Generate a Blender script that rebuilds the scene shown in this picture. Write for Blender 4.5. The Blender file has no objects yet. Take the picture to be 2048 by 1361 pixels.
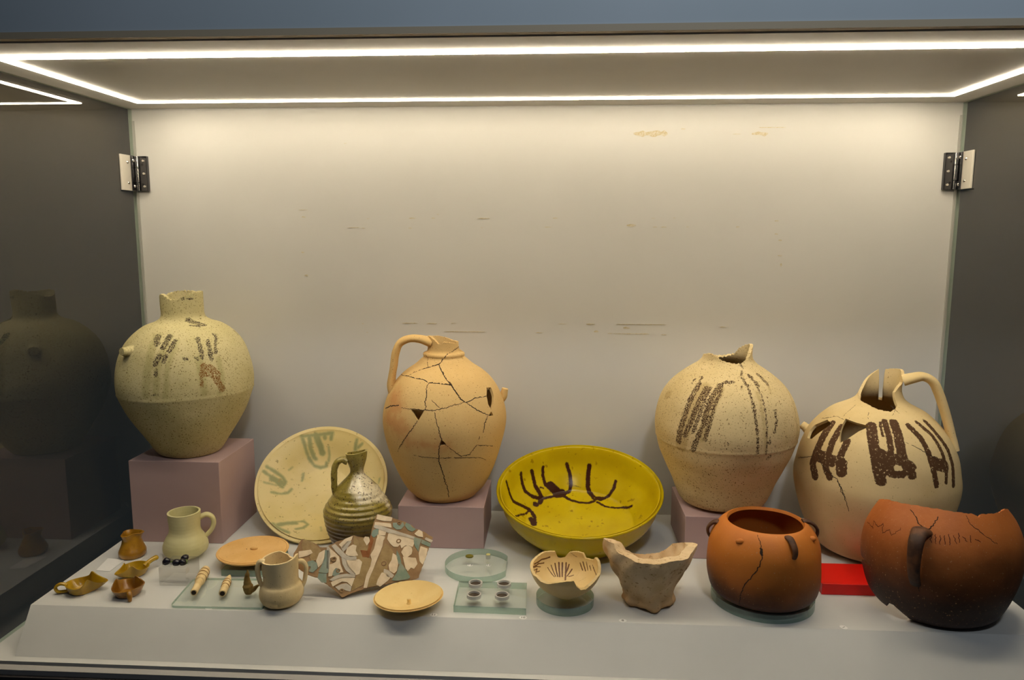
import bpy, bmesh, math, random
import numpy as np
from mathutils import Vector, Matrix, Euler

S = bpy.context.scene
COL = S.collection
random.seed(7); RNG = np.random.RandomState(11)
R = math.radians

# ------------------------------------------------------------------ camera
cam_d = bpy.data.cameras.new('camera'); cam = bpy.data.objects.new('camera', cam_d); COL.objects.link(cam)
cam_d.sensor_width = 36.0; cam_d.lens = 26.5493; cam_d.clip_start = 0.05
cam.matrix_world = Matrix(((0.998340, -0.009537, 0.056802, 0.052400), (0.057578, 0.139820, -0.988501, -1.183000), (0.001485, 0.990131, 0.140137, 0.745400), (0.000000, 0.000000, 0.000000, 1.000000)))
S.camera = cam

# ------------------------------------------------------------------ world, gallery light, exposure
world = bpy.data.worlds.new('gallery_dark'); S.world = world; world.use_nodes = True
bg = world.node_tree.nodes['Background']; bg.inputs[0].default_value = (0.55, 0.62, 0.75, 1); bg.inputs[1].default_value = 0.02
gl = bpy.data.lights.new('gallery_spotlight', 'SPOT'); gl.energy = 74; gl.color = (0.87, 0.94, 1.0); gl.spot_size = R(100); gl.spot_blend = 1.0; gl.shadow_soft_size = 0.12
glo = bpy.data.objects.new('gallery_spotlight', gl); COL.objects.link(glo); glo.location = (0.45, -1.5, 2.3)
glo.rotation_euler = (Vector((0.40, 0.0, 1.75)) - Vector(glo.location)).to_track_quat('-Z', 'Y').to_euler()
LED_STRENGTH = 54.0
LED_COLOR = (1.0, 0.865, 0.645)
S.view_settings.view_transform = 'Standard'; S.view_settings.look = 'None'
S.view_settings.exposure = 0.0; S.view_settings.gamma = 1.0; S.view_settings.use_curve_mapping = False

# ------------------------------------------------------------------ measured shapes (metres; angles in degrees, 0 = front)
V = {
'plinth1': {'x0': -0.8846, 'x1': -0.6804, 'y0': 0.377, 'y1': 0.572, 'z1': 0.2473},
'plinth2': {'x0': -0.2867, 'x1': -0.0982, 'y0': 0.3818, 'y1': 0.5718, 'z1': 0.1556},
'plinth3': {'x0': 0.3309, 'x1': 0.5162, 'y0': 0.3616, 'y1': 0.5516, 'z1': 0.154},
'jar1': {'loc': [-0.7837,0.4614,0.2473], 'prof': [[0.0,0.0],[0.0614,0.0],[0.0682,0.0025],[0.0758,0.0113],[0.0888,0.0324],[0.1085,0.0647],[0.1261,0.0968],[0.1355,0.1192],[0.1442,0.1447],[0.1459,0.1701],[0.1405,0.2079],[0.1273,0.2456],[0.1092,0.2705],[0.0821,0.2923],[0.0586,0.3016],[0.0471,0.3093],[0.044,0.3171],[0.0441,0.3325],[0.0442,0.3755]], 'cut': [[-180,0.3654],[-150,0.3663],[-120,0.3628],[-90,0.3544],[-65,0.356],[-50,0.3616],[-35,0.3635],[-20,0.358],[-8,0.3517],[12,0.3511],[25,0.3569],[45,0.3623],[60,0.3658],[80,0.3665],[100,0.3678],[130,0.3624],[155,0.3633]], 'paint': [[[[-3.5,0.2781],[-0.8,0.2653]],0.007],[[[10.28,0.2794],[6.71,0.2575]],0.0061],[[[17.27,0.2702],[12.95,0.2521]],0.0052],[[[4.16,0.2416],[1.87,0.2253]],0.0061],[[[10.32,0.2415],[8.87,0.2307]],0.0046],[[[2.92,0.2115],[2.48,0.2032]],0.004],[[[41.12,0.273],[41.24,0.2541],[41.38,0.2347]],0.0046],[[[50.99,0.266],[50.04,0.2495],[49.32,0.2299]],0.0049],[[[65.43,0.2771],[57.89,0.2589],[54.91,0.2398]],0.0033],[[[62.1,0.2777],[64.62,0.273]],0.0033],[[[39.53,0.3063],[51.77,0.3016],[62.03,0.2968]],0.0079],[[[40.14,0.2975],[52.23,0.2953]],0.0046],[[[-6.51,0.1635],[-1.72,0.1619],[5.63,0.162]],0.0018],[[[25.57,0.2347],[28.35,0.2316]],0.0033],[[[35.41,0.2345],[37.01,0.2314]],0.003],[[[26.7,0.3545],[56.9,0.3533]],0.0024],[[[110.87,0.2753],[109.43,0.2648]],0.0024]], 'paint2': [[[[41.41,0.2163],[41.2,0.2007],[47.65,0.2017],[51.48,0.1829],[55.16,0.1636]],0.0076],[[[47.14,0.2134],[53.28,0.194]],0.0061],[[[38.45,0.2014],[38.1,0.1756]],0.003]], 'stain': [[[[-4.32,0.2781],[-4.39,0.2251],[-5.95,0.163]],0.0091],[[[10.53,0.2781],[4.29,0.2253],[2.21,0.1605]],0.0068],[[[18.67,0.2701],[12.45,0.225],[9.94,0.1604]],0.0055],[[[38.66,0.2297],[38.81,0.1812],[40.45,0.1602]],0.0076],[[[55.86,0.2252],[56.03,0.1871],[53.18,0.1554]],0.0061]], 'stump': [-32.67,0.2474]},
'jar2': {'loc': [-0.194,0.468,0.1556], 'prof': [[0.0,0.0],[0.0631,0.0],[0.0702,0.0025],[0.0749,0.0078],[0.0891,0.0224],[0.1057,0.0547],[0.1178,0.0869],[0.1279,0.1189],[0.1355,0.1507],[0.1378,0.1824],[0.1321,0.2139],[0.1192,0.2453],[0.102,0.2702],[0.0853,0.2858],[0.063,0.3013],[0.0507,0.3121],[0.044,0.318],[0.0457,0.3217],[0.045,0.3254],[0.037,0.3297],[0.0349,0.3383],[0.0357,0.3721]], 'cut': [[-180,0.355],[-150,0.3592],[-120,0.3602],[-90,0.362],[-70,0.3642],[-50,0.3633],[-30,0.3578],[-12,0.3488],[0,0.3496],[8,0.3538],[30,0.3521],[55,0.3495],[64,0.3476],[67,0.331],[90,0.3271],[115,0.325],[120,0.3484],[150,0.3496]], 'cracks': [[[[-86.43,0.2764],[-49.97,0.2819],[-29.83,0.2804],[-20.83,0.2803],[-11.48,0.275],[0.85,0.2744],[15.78,0.2716],[21.02,0.2584],[25.46,0.2422],[30.67,0.2364],[40.88,0.243],[55.94,0.2426]],0.0011],[[[-50.82,0.2826],[-46.6,0.2892],[-36.01,0.297],[-18.87,0.3034],[-3.47,0.3078],[15.25,0.3266],[49.7,0.336],[74.08,0.3416]],0.0008],[[[-3.47,0.3078],[5.23,0.2934],[11.23,0.2815],[15.88,0.2728]],0.0011],[[[-25.71,0.3017],[-40.14,0.3134],[-53.51,0.3253]],0.0006],[[[-11.48,0.275],[-12.4,0.2662],[-10.44,0.251],[-10.94,0.2405],[-9.22,0.2247]],0.0008],[[[-66.51,0.2088],[-52.32,0.2207],[-40.36,0.2263]],0.0011],[[[-36.68,0.2228],[-24.79,0.2234],[-11.18,0.224],[-1.35,0.224],[6.27,0.2267],[16.7,0.2327],[27.85,0.237]],0.0006],[[[-4.79,0.2436],[1.02,0.2333],[6.27,0.2267]],0.0005],[[[30.66,0.2359],[38.11,0.2218],[46.35,0.2108],[52.58,0.2041]],0.0008],[[[-16.16,0.2019],[-21.15,0.1837],[-29.01,0.1604],[-36.36,0.1419],[-43.39,0.1226]],0.0008],[[[-0.62,0.22],[1.48,0.1982],[3.85,0.1784],[5.52,0.1621],[3.63,0.1514],[2.49,0.1389],[2.46,0.1164],[4.7,0.0933],[7.98,0.0659],[11.15,0.0443],[12.97,0.0212]],0.0008],[[[8.44,0.1527],[15.78,0.138],[23.8,0.1235],[31.93,0.1259],[38.02,0.1443],[47.75,0.1399],[60.44,0.1316]],0.0006],[[[51.58,0.203],[46.38,0.1892],[44.6,0.1692]],0.0008],[[[-22.43,0.1251],[-11.18,0.1231],[1.91,0.1213],[15.97,0.1219],[32.37,0.1177],[45.39,0.1122],[54.56,0.101]],0.0005],[[[40.25,0.1634],[39.75,0.156]],0.0006]], 'holes': [[[-24.68,0.2226],[-10.51,0.224],[-15.84,0.2005]],[[5.53,0.1636],[10.36,0.1517],[3.37,0.1492]],[[62.8,0.258],[71.52,0.255],[68.68,0.2378],[62.91,0.2228],[57.55,0.2121],[54.96,0.226],[56.36,0.2424]],[[57.0,0.2115],[58.97,0.2007],[52.39,0.2021]],[[15.03,0.279],[19.21,0.2696],[13.46,0.2712]]], 'stain': [[[[-51.75,0.2358],[-44.72,0.2214]],0.0226],[[[-52.84,0.1948],[-33.25,0.1828]],0.0196],[[[-26.39,0.1521],[8.42,0.1481]],0.009]], 'handle': [[-0.0267,-0.009,0.3492],[-0.0504,-0.0126,0.3571],[-0.0741,-0.0161,0.3583],[-0.0944,-0.0191,0.3488],[-0.1042,-0.0206,0.3282],[-0.1093,-0.0214,0.2976],[-0.1136,-0.022,0.273],[-0.1152,-0.0222,0.2545],[-0.1105,-0.0215,0.2358]], 'lug': [99.47,0.2332]},
'jar3': {'loc': [0.4266,0.4557,0.154], 'prof': [[0.0,0.0],[0.0588,0.0],[0.0654,0.0025],[0.0875,0.0075],[0.1015,0.032],[0.1104,0.0563],[0.1216,0.0806],[0.1297,0.0987],[0.1395,0.1198],[0.1457,0.1408],[0.1498,0.1587],[0.1515,0.1766],[0.1502,0.1945],[0.1453,0.2182],[0.1373,0.2418],[0.1247,0.2623],[0.1113,0.277],[0.094,0.2916],[0.0775,0.3033],[0.0642,0.312],[0.058,0.3178],[0.0534,0.3236],[0.0513,0.3323],[0.0515,0.3584]], 'cut': [[-180,0.3211],[-150,0.3208],[-120,0.3262],[-90,0.3318],[-65,0.3364],[-45,0.3327],[-22,0.3245],[0,0.3205],[18,0.3212],[38,0.3274],[52,0.3392],[65,0.35],[80,0.3538],[95,0.3536],[115,0.3493],[135,0.3411],[150,0.3278]], 'paint': [[[[-54.44,0.2872],[-53.0,0.2801]],0.0023],[[[-46.62,0.2927],[-45.61,0.282]],0.0028],[[[-44.21,0.2787],[-45.31,0.247],[-47.01,0.2118],[-49.15,0.1833],[-50.2,0.1628]],0.0065],[[[-33.75,0.2751],[-37.34,0.2421],[-39.24,0.2152],[-44.04,0.1805]],0.0059],[[[-30.3,0.2758],[-32.7,0.2436],[-34.19,0.2172],[-37.3,0.1893]],0.0042],[[[-19.34,0.2833],[-25.65,0.2626],[-28.0,0.2348],[-28.81,0.2087]],0.0062],[[[-17.88,0.2744],[-21.76,0.2513],[-23.44,0.2309]],0.0037],[[[-23.63,0.2232],[-25.37,0.1993],[-27.38,0.1771]],0.0042],[[[-30.17,0.2029],[-33.64,0.1745],[-37.22,0.1512]],0.0051],[[[-15.3,0.2882],[-5.31,0.2896]],0.0034],[[[14.67,0.3213],[15.9,0.3129]],0.0023],[[[11.45,0.3075],[6.45,0.301]],0.0025],[[[6.91,0.2967],[8.89,0.2857]],0.0031],[[[18.75,0.3006],[23.21,0.2837]],0.004],[[[35.67,0.3003],[36.9,0.283]],0.004],[[[3.06,0.2835],[3.31,0.2757]],0.0017],[[[9.65,0.2857],[9.8,0.2654],[10.8,0.2391],[11.73,0.2037],[13.14,0.1546]],0.0028],[[[20.26,0.2851],[20.63,0.2645],[19.95,0.2331],[20.22,0.2024],[20.35,0.1503]],0.002],[[[29.68,0.2363],[29.86,0.2158],[27.45,0.1956]],0.0031],[[[22.91,0.1834],[23.15,0.1724]],0.0023],[[[22.48,0.1408],[25.12,0.146]],0.0028],[[[-9.63,0.1738],[-9.11,0.1711]],0.002],[[[-113.52,0.294],[-114.84,0.3008]],0.0014]], 'stain': [[[[-36.49,0.2745],[-40.38,0.2359],[-45.4,0.1853],[-48.1,0.1553]],0.0142],[[[-19.95,0.2752],[-26.09,0.2302],[-29.53,0.1817]],0.0099],[[[17.32,0.2718],[17.52,0.2234],[19.86,0.1562]],0.0034],[[[36.9,0.283],[32.84,0.2673]],0.002],[[[-78.04,0.2466],[-76.23,0.2474]],0.0108],[[[86.03,0.2856],[66.23,0.2548],[57.25,0.2104],[58.23,0.1709]],0.0023]], 'bump': [-77.44,0.2469]},
'jug4': {'loc': [0.7423,0.4299,0.0601], 'prof': [[0.0,0.0],[0.0737,0.0],[0.0818,0.0025],[0.1118,0.0183],[0.1305,0.0468],[0.1455,0.0809],[0.1566,0.1149],[0.1636,0.1486],[0.1648,0.1709],[0.1615,0.1932],[0.1558,0.221],[0.1481,0.243],[0.1374,0.2651],[0.1224,0.2848],[0.1061,0.3012],[0.0924,0.3121],[0.0761,0.3208],[0.0599,0.3295],[0.0471,0.3403],[0.0401,0.3577],[0.0407,0.3792],[0.0433,0.3986],[0.0437,0.4168]], 'cut': [[-180,0.3874],[-166,0.3804],[-150,0.3716],[-130,0.3599],[-110,0.35],[-90,0.3447],[-82,0.3401],[-65,0.3363],[-45,0.3332],[-25,0.3274],[-5,0.3252],[10,0.3312],[17,0.3354],[21,0.3582],[28,0.3624],[40,0.3709],[52,0.3745],[70,0.3854],[85,0.3976],[95,0.4004],[110,0.4003],[130,0.3979],[147,0.3953],[149,0.3661],[152,0.3274],[160,0.3297],[163,0.3653],[166,0.3942]], 'paint': [[[[-71.41,0.2907],[-70.09,0.2692],[-69.7,0.2384],[-70.4,0.2091],[-65.74,0.187]],0.0095],[[[-58.03,0.2914],[-58.67,0.2621],[-57.97,0.2353],[-57.65,0.2106],[-53.03,0.1945]],0.0075],[[[-46.45,0.2684],[-48.37,0.2386]],0.0072],[[[-46.21,0.2266],[-45.16,0.211]],0.0115],[[[-66.49,0.2294],[-54.52,0.2267]],0.0129],[[[-29.74,0.3014],[-27.03,0.2848],[-23.68,0.2571],[-21.07,0.228],[-18.87,0.2055]],0.0103],[[[-21.12,0.3084],[-18.4,0.2866]],0.0026],[[[-15.84,0.3113],[-13.12,0.2874],[-12.25,0.2646],[-13.43,0.2351],[-11.12,0.2205]],0.0057],[[[-6.04,0.3099],[-4.62,0.2882],[-4.69,0.2608],[-2.12,0.2368],[1.8,0.2208]],0.0089],[[[-19.68,0.2533],[-13.88,0.2449],[-19.2,0.2236]],0.0129],[[[-9.06,0.2482],[-6.21,0.2462]],0.0101],[[[-12.04,0.2204],[-4.75,0.2215]],0.0072],[[[0.98,0.2406],[2.75,0.2345]],0.0072],[[[9.63,0.3048],[16.01,0.2857],[17.87,0.2624],[18.86,0.2305],[20.24,0.1994]],0.0063],[[[23.38,0.3091],[30.83,0.2878],[32.21,0.2617],[32.53,0.2316],[29.56,0.2016]],0.0049],[[[38.62,0.3079],[39.33,0.2834],[41.78,0.2583],[41.61,0.2329],[38.29,0.1923]],0.0063],[[[21.77,0.2398],[30.88,0.2322]],0.0129]], 'holes': [[[-59.79,0.3055],[-45.53,0.3027],[-30.99,0.3007],[-39.95,0.2889],[-45.59,0.276],[-52.02,0.2623],[-56.61,0.2835],[-58.69,0.2951]],[[-89.67,0.2491],[-93.17,0.2636],[-92.53,0.2764],[-81.21,0.2945],[-71.41,0.2907],[-73.68,0.2806],[-77.79,0.2669],[-81.72,0.2526]]], 'cracks': [[[[-64.63,0.308],[-66.34,0.3174],[-69.05,0.3291]],0.0005],[[[-37.84,0.3213],[-36.46,0.3167],[-34.82,0.3115]],0.0005],[[[0.41,0.3356],[5.39,0.3286],[8.08,0.323]],0.0007],[[[4.69,0.3278],[-4.7,0.3198]],0.0003],[[[-1.92,0.2805],[7.3,0.2715],[15.29,0.2596],[25.92,0.2437]],0.0005],[[[-47.09,0.1919],[-43.27,0.1791],[-39.73,0.1586]],0.0006],[[[-94.11,0.2017],[-73.05,0.2215]],0.0006],[[[-68.77,0.2334],[-60.15,0.2115],[-46.7,0.1935],[-39.6,0.1537],[-37.68,0.1343]],0.0006],[[[-91.26,0.2913],[-72.87,0.3055],[-59.78,0.303]],0.0005]], 'handle': [[0.0382,-0.0163,0.3811],[0.0529,-0.0226,0.3871],[0.071,-0.0304,0.392],[0.0876,-0.0375,0.383],[0.0993,-0.0425,0.3589],[0.1105,-0.0473,0.3257],[0.1193,-0.051,0.2951],[0.1263,-0.054,0.2671],[0.13,-0.0556,0.2445]], 'stub': [-115.61,0.2572]},
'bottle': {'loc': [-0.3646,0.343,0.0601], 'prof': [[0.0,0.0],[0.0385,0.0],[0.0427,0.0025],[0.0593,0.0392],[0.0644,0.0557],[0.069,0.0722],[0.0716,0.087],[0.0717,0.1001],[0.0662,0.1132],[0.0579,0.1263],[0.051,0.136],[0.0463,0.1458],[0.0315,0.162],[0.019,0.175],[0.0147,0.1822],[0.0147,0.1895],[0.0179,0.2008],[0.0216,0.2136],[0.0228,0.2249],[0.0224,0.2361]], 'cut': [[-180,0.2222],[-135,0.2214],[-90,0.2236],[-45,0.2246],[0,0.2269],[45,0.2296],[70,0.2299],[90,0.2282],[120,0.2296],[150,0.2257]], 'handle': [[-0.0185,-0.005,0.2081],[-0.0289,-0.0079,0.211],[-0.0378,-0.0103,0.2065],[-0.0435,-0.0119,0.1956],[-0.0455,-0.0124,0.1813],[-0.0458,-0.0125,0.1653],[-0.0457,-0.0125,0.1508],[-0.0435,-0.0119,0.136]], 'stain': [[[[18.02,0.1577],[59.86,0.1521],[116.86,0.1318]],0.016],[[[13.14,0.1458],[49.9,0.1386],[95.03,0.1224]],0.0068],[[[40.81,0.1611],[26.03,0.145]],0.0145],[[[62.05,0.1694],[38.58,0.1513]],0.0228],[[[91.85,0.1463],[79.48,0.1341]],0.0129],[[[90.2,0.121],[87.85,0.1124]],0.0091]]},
'mug': {'loc': [-0.7291,0.3074,0.0601], 'prof': [[0.0,0.0],[0.0244,0.0],[0.0271,0.0025],[0.0436,0.014],[0.0455,0.0272],[0.039,0.0446],[0.0338,0.0533],[0.0314,0.062],[0.0323,0.0837],[0.0331,0.0995]], 'handle': [[0.0266,0.0139,0.0822],[0.038,0.0199,0.0867],[0.0472,0.0248,0.0813],[0.051,0.0267,0.0679],[0.0468,0.0245,0.0522],[0.0376,0.0197,0.0413],[0.0322,0.0169,0.0362]]},
'twojar': {'loc': [-0.4521,0.1176,0.0601], 'prof': [[0.0,0.0],[0.0181,0.0],[0.0201,0.0025],[0.0317,0.0045],[0.0379,0.0123],[0.04,0.0219],[0.0363,0.0377],[0.0325,0.0422],[0.0314,0.0508],[0.0321,0.0699],[0.0325,0.09],[0.0323,0.1004]], 'cut': [[-180,0.0838],[-160,0.089],[-130,0.0886],[-90,0.0881],[-45,0.0874],[0,0.0891],[45,0.0906],[90,0.0965],[120,0.0911],[135,0.0813],[150,0.0773],[165,0.0776],[172,0.0825]], 'handles': [[[-0.0254,-0.0099,0.0848],[-0.0333,-0.0129,0.0859],[-0.0372,-0.0144,0.0756],[-0.0367,-0.0142,0.0603],[-0.0334,-0.0129,0.0446],[-0.029,-0.0112,0.0343]],[[0.0268,0.0104,0.0765],[0.0358,0.0139,0.077],[0.0423,0.0164,0.0664],[0.0415,0.0161,0.0501],[0.0385,0.0149,0.0351],[0.0323,0.0125,0.0225]]]},
'amberpot': {'loc': [-0.8464,0.3058,0.0601], 'prof': [[0.0,0.0],[0.0242,0.0],[0.0269,0.0025],[0.0281,0.0104],[0.0238,0.0208],[0.0201,0.0297],[0.0182,0.0371],[0.0184,0.0445],[0.0205,0.0505]]},
'disc3': {'loc': [0.0757,0.1529,0.0601], 'r': 0.0539, 't': 0.0155},
'brokenbowl': {'loc': [0.0761,0.1487,0.0756], 'prof': [[0.0,0.0],[0.0184,0.0],[0.0204,0.0025],[0.0278,0.0064],[0.0391,0.0141],[0.0496,0.0228],[0.0572,0.0324],[0.0624,0.042],[0.0653,0.0497],[0.0659,0.0564],[0.0664,0.0669]], 'cut': [[-180,0.0467],[-172,0.045],[-166,0.0471],[-162,0.0594],[-140,0.0625],[-115,0.0584],[-90,0.0574],[-78,0.0542],[-66,0.051],[-55,0.0526],[-45,0.0474],[-30,0.0483],[-15,0.055],[0,0.0593],[12,0.0598],[17,0.048],[25,0.039],[36,0.0371],[48,0.0449],[62,0.0526],[75,0.0518],[90,0.0554],[105,0.0628],[116,0.0635],[121,0.0566],[132,0.0532],[142,0.0521],[147,0.0606],[160,0.0608],[172,0.0575]], 'paint': [[[[-0.0435,0.0537],[-0.0251,0.0406]],0.0011],[[[-0.0356,0.0627],[-0.0217,0.042]],0.0012],[[[-0.026,0.0694],[-0.0171,0.0435]],0.0014],[[[-0.0161,0.073],[-0.0125,0.0442]],0.0016],[[[-0.0073,0.0737],[-0.0067,0.0453]],0.0016],[[[0.0026,0.0744],[-0.0085,-0.1058]],0.0016],[[[0.01,0.0704],[0.0002,0.0487]],0.0014],[[[0.0167,0.0602],[0.0047,0.0466]],0.0012],[[[0.0196,0.0466],[0.0082,0.0454]],0.0009],[[[-0.0885,0.0233],[-0.0662,0.0598],[-0.0433,0.0775]],0.0014],[[[-0.0898,0.0099],[-0.0714,0.0441],[-0.0563,0.0574]],0.0012],[[[-0.0953,-0.0052],[-0.0754,0.0317],[-0.0636,0.0423]],0.001],[[[-0.0848,0.0017],[-0.0724,0.028],[-0.0805,-0.0691]],0.001],[[[-0.0768,0.0101],[-0.064,0.03]],0.0009],[[[0.0392,0.0676],[0.0428,0.0502]],0.0012],[[[0.0475,0.0665],[0.0499,0.0446]],0.0012],[[[0.057,0.0618],[0.0563,0.0418]],0.001],[[[0.0641,0.0477],[0.0653,0.0342]],0.0012],[[[0.0729,0.0422],[0.0864,-0.0616]],0.0012],[[[0.0161,0.0957],[0.0338,0.0825]],0.0007],[[[-0.0488,0.044],[-0.0477,0.0599],[-0.0352,0.0753],[-0.0066,0.0854],[0.0222,0.0799],[0.0347,0.0653],[0.034,0.0498],[0.0265,0.044]],0.0003],[[[-0.0376,0.0271],[-0.0331,0.0349]],0.0003],[[[0.0306,0.0283],[0.0515,0.0278]],0.0004]]},
'mortar': {'loc': [0.23,0.1667,0.0601], 'prof': [[0.0,0.0],[0.0372,0.0],[0.0413,0.0025],[0.0489,0.0108],[0.0472,0.0205],[0.0526,0.036],[0.0598,0.0534],[0.068,0.0708],[0.0747,0.0862],[0.0789,0.0977],[0.0809,0.1129],[0.0803,0.1196],[0.0789,0.1291]], 'cut': [[-180,0.0624],[-152,0.0668],[-136,0.0765],[-126,0.0937],[-116,0.1043],[-100,0.1153],[-84,0.1251],[-70,0.1312],[-60,0.1299],[-50,0.1187],[-38,0.1142],[-22,0.1097],[0,0.1085],[22,0.1105],[45,0.1114],[58,0.1099],[68,0.113],[76,0.1186],[88,0.1163],[100,0.1109],[116,0.1011],[128,0.0919],[136,0.0788],[152,0.0682]]},
'disc1': {'loc': [0.4478,0.1887,0.0601], 'r': 0.0937, 't': 0.0165},
'orangepot': {'loc': [0.4459,0.1854,0.0766], 'prof': [[0.0,0.0],[0.0778,0.0],[0.0865,0.0025],[0.0956,0.0119],[0.0997,0.0258],[0.1023,0.0437],[0.102,0.0733],[0.0989,0.1008],[0.0918,0.1184],[0.0838,0.1301],[0.0753,0.1379],[0.0693,0.1408]], 'cracks': [[[[-25.72,0.1394],[-20.05,0.1298],[-18.07,0.1174],[-17.1,0.1074],[-19.24,0.092],[-25.96,0.0719],[-32.97,0.0524],[-35.57,0.034],[-39.8,0.0071]],0.0007],[[[-19.48,0.1221],[-16.68,0.1109]],0.0022]], 'lugs': [[-104.13,0.1182],[15.5,0.1285],[90.35,0.1314]], 'bumps': [[-43.36,0.1247],[55.35,0.1262]]},
'brownpot': {'loc': [0.7589,0.1817,0.0601], 'prof': [[0.0,0.0],[0.081,0.0],[0.09,0.0025],[0.1054,0.0159],[0.1168,0.0365],[0.1279,0.0708],[0.1334,0.1096],[0.1301,0.1481],[0.1192,0.1768],[0.1011,0.2054],[0.0901,0.2196]], 'cut': [[-100,0.1962],[-85,0.2063],[-70,0.2099],[-50,0.2148],[-30,0.2165],[-10,0.2154],[3,0.2141],[8,0.2093],[12,0.2138],[30,0.2119],[50,0.2115],[60,0.208],[70,0.181],[80,0.1511],[95,0.1178]], 'holes': [[[-67.59,0.0037],[-70.14,0.008],[-59.44,0.0276],[-55.04,0.0239],[-50.68,0.0212],[-52.73,0.0024],[-38.54,0.0021],[-52.42,0.003],[-66.89,0.0039]],[[-102.27,0.036],[-78.29,0.0585],[-78.96,0.0548],[-101.07,0.0291]]], 'cracks': [[[[-54.91,0.2063],[-47.52,0.1981],[-44.48,0.1899],[-38.84,0.1849],[-34.44,0.184],[-31.8,0.1934],[-29.35,0.2052]],0.0008],[[[-39.6,0.1508],[-38.66,0.1214],[-36.87,0.0759]],0.0007],[[[-4.21,0.2115],[-2.43,0.1995],[4.69,0.1893],[17.2,0.1703]],0.0004]], 'incise': [[[[-91.54,0.1581],[-80.28,0.1562],[-84.07,0.167],[-75.53,0.1626],[-72.36,0.172],[-69.75,0.1562],[-64.5,0.167],[-61.2,0.1588],[-55.8,0.1753]],0.0006],[[[-32.63,0.1782],[-31.84,0.1651]],0.0006],[[[-29.97,0.1793],[-28.82,0.1646]],0.0006],[[[-26.34,0.1789],[-25.87,0.1649]],0.0006],[[[-23.23,0.1798],[-22.52,0.166]],0.0006],[[[-20.11,0.1826],[-19.56,0.1661]],0.0006],[[[-16.49,0.1818],[-14.84,0.1692]],0.0006],[[[-13.11,0.186],[-12.2,0.1717]],0.0006],[[[-10.09,0.1813],[-6.74,0.1745]],0.0006],[[[-4.23,0.1838],[-4.0,0.1729]],0.0006],[[[-0.8,0.1787],[3.84,0.1751]],0.0006]], 'handle': [[-45.74,0.1735],[-39.98,0.1336],[-38.28,0.087]]},
'plate': {'c': [-0.489,0.4901,0.1686], 'R': 0.1529, 'ax': 0.7397, 'ay': 0.1508, 'prof': [[0,-0.045],[0.0688,-0.043],[0.0917,-0.034],[0.1422,-0.004],[0.146,-0.002]], 'paint': [[[[-0.0889,0.1178],[-0.0775,0.0992],[-0.0625,0.0768],[-0.0441,0.0623],[-0.0269,0.0601],[-0.0146,0.0663],[-0.0158,0.0757]],0.0039],[[[-0.074,0.1268],[-0.0644,0.1004],[-0.0498,0.0826],[-0.0441,0.0792]],0.0051],[[[-0.0588,0.1354],[-0.0409,0.1132],[-0.0323,0.0984]],0.0075],[[[-0.0379,0.1424],[-0.0334,0.1338]],0.0045],[[[-0.0179,0.1486],[-0.0173,0.1346]],0.0045],[[[-0.0192,0.1153],[-0.0123,0.0954],[-0.0112,0.0812]],0.0027],[[[-0.093,0.1238],[-0.0544,0.1377],[-0.0169,0.15]],0.0045],[[[-0.1523,0.0179],[-0.1316,0.014],[-0.1099,0.0079],[-0.0995,-0.0007],[-0.1005,-0.0118]],0.0039],[[[-0.1544,0.0034],[-0.1379,-0.0024],[-0.1197,-0.0128],[-0.1009,-0.0176]],0.0042],[[[-0.1313,-0.0074],[-0.1092,-0.0078]],0.0075],[[[-0.1443,-0.0251],[-0.1172,-0.0199]],0.0024],[[[-0.1205,-0.0446],[-0.0988,-0.0376],[-0.0835,-0.0261],[-0.0785,-0.0133]],0.0033],[[[0.0523,0.1411],[0.0541,0.1176]],0.0045],[[[0.0698,0.1328],[0.0611,0.1228]],0.0036],[[[-0.0704,-0.1317],[-0.0537,-0.1203],[-0.0337,-0.1115]],0.0054],[[[-0.0267,-0.131],[-0.0115,-0.1219],[-0.0061,-0.1049],[-0.0199,-0.0983],[-0.0428,-0.1119]],0.0033],[[[-0.0827,-0.1328],[-0.0614,-0.1439],[-0.0394,-0.1467]],0.0045],[[[0.1421,0.0391],[0.1427,0.0263]],0.0024],[[[0.0278,-0.1087],[0.0354,-0.1225]],0.0012],[[[-0.0949,0.0421],[-0.1012,0.0321]],0.0018],[[[-0.0639,0.035],[-0.0599,0.0156]],0.0021]]},
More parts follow.
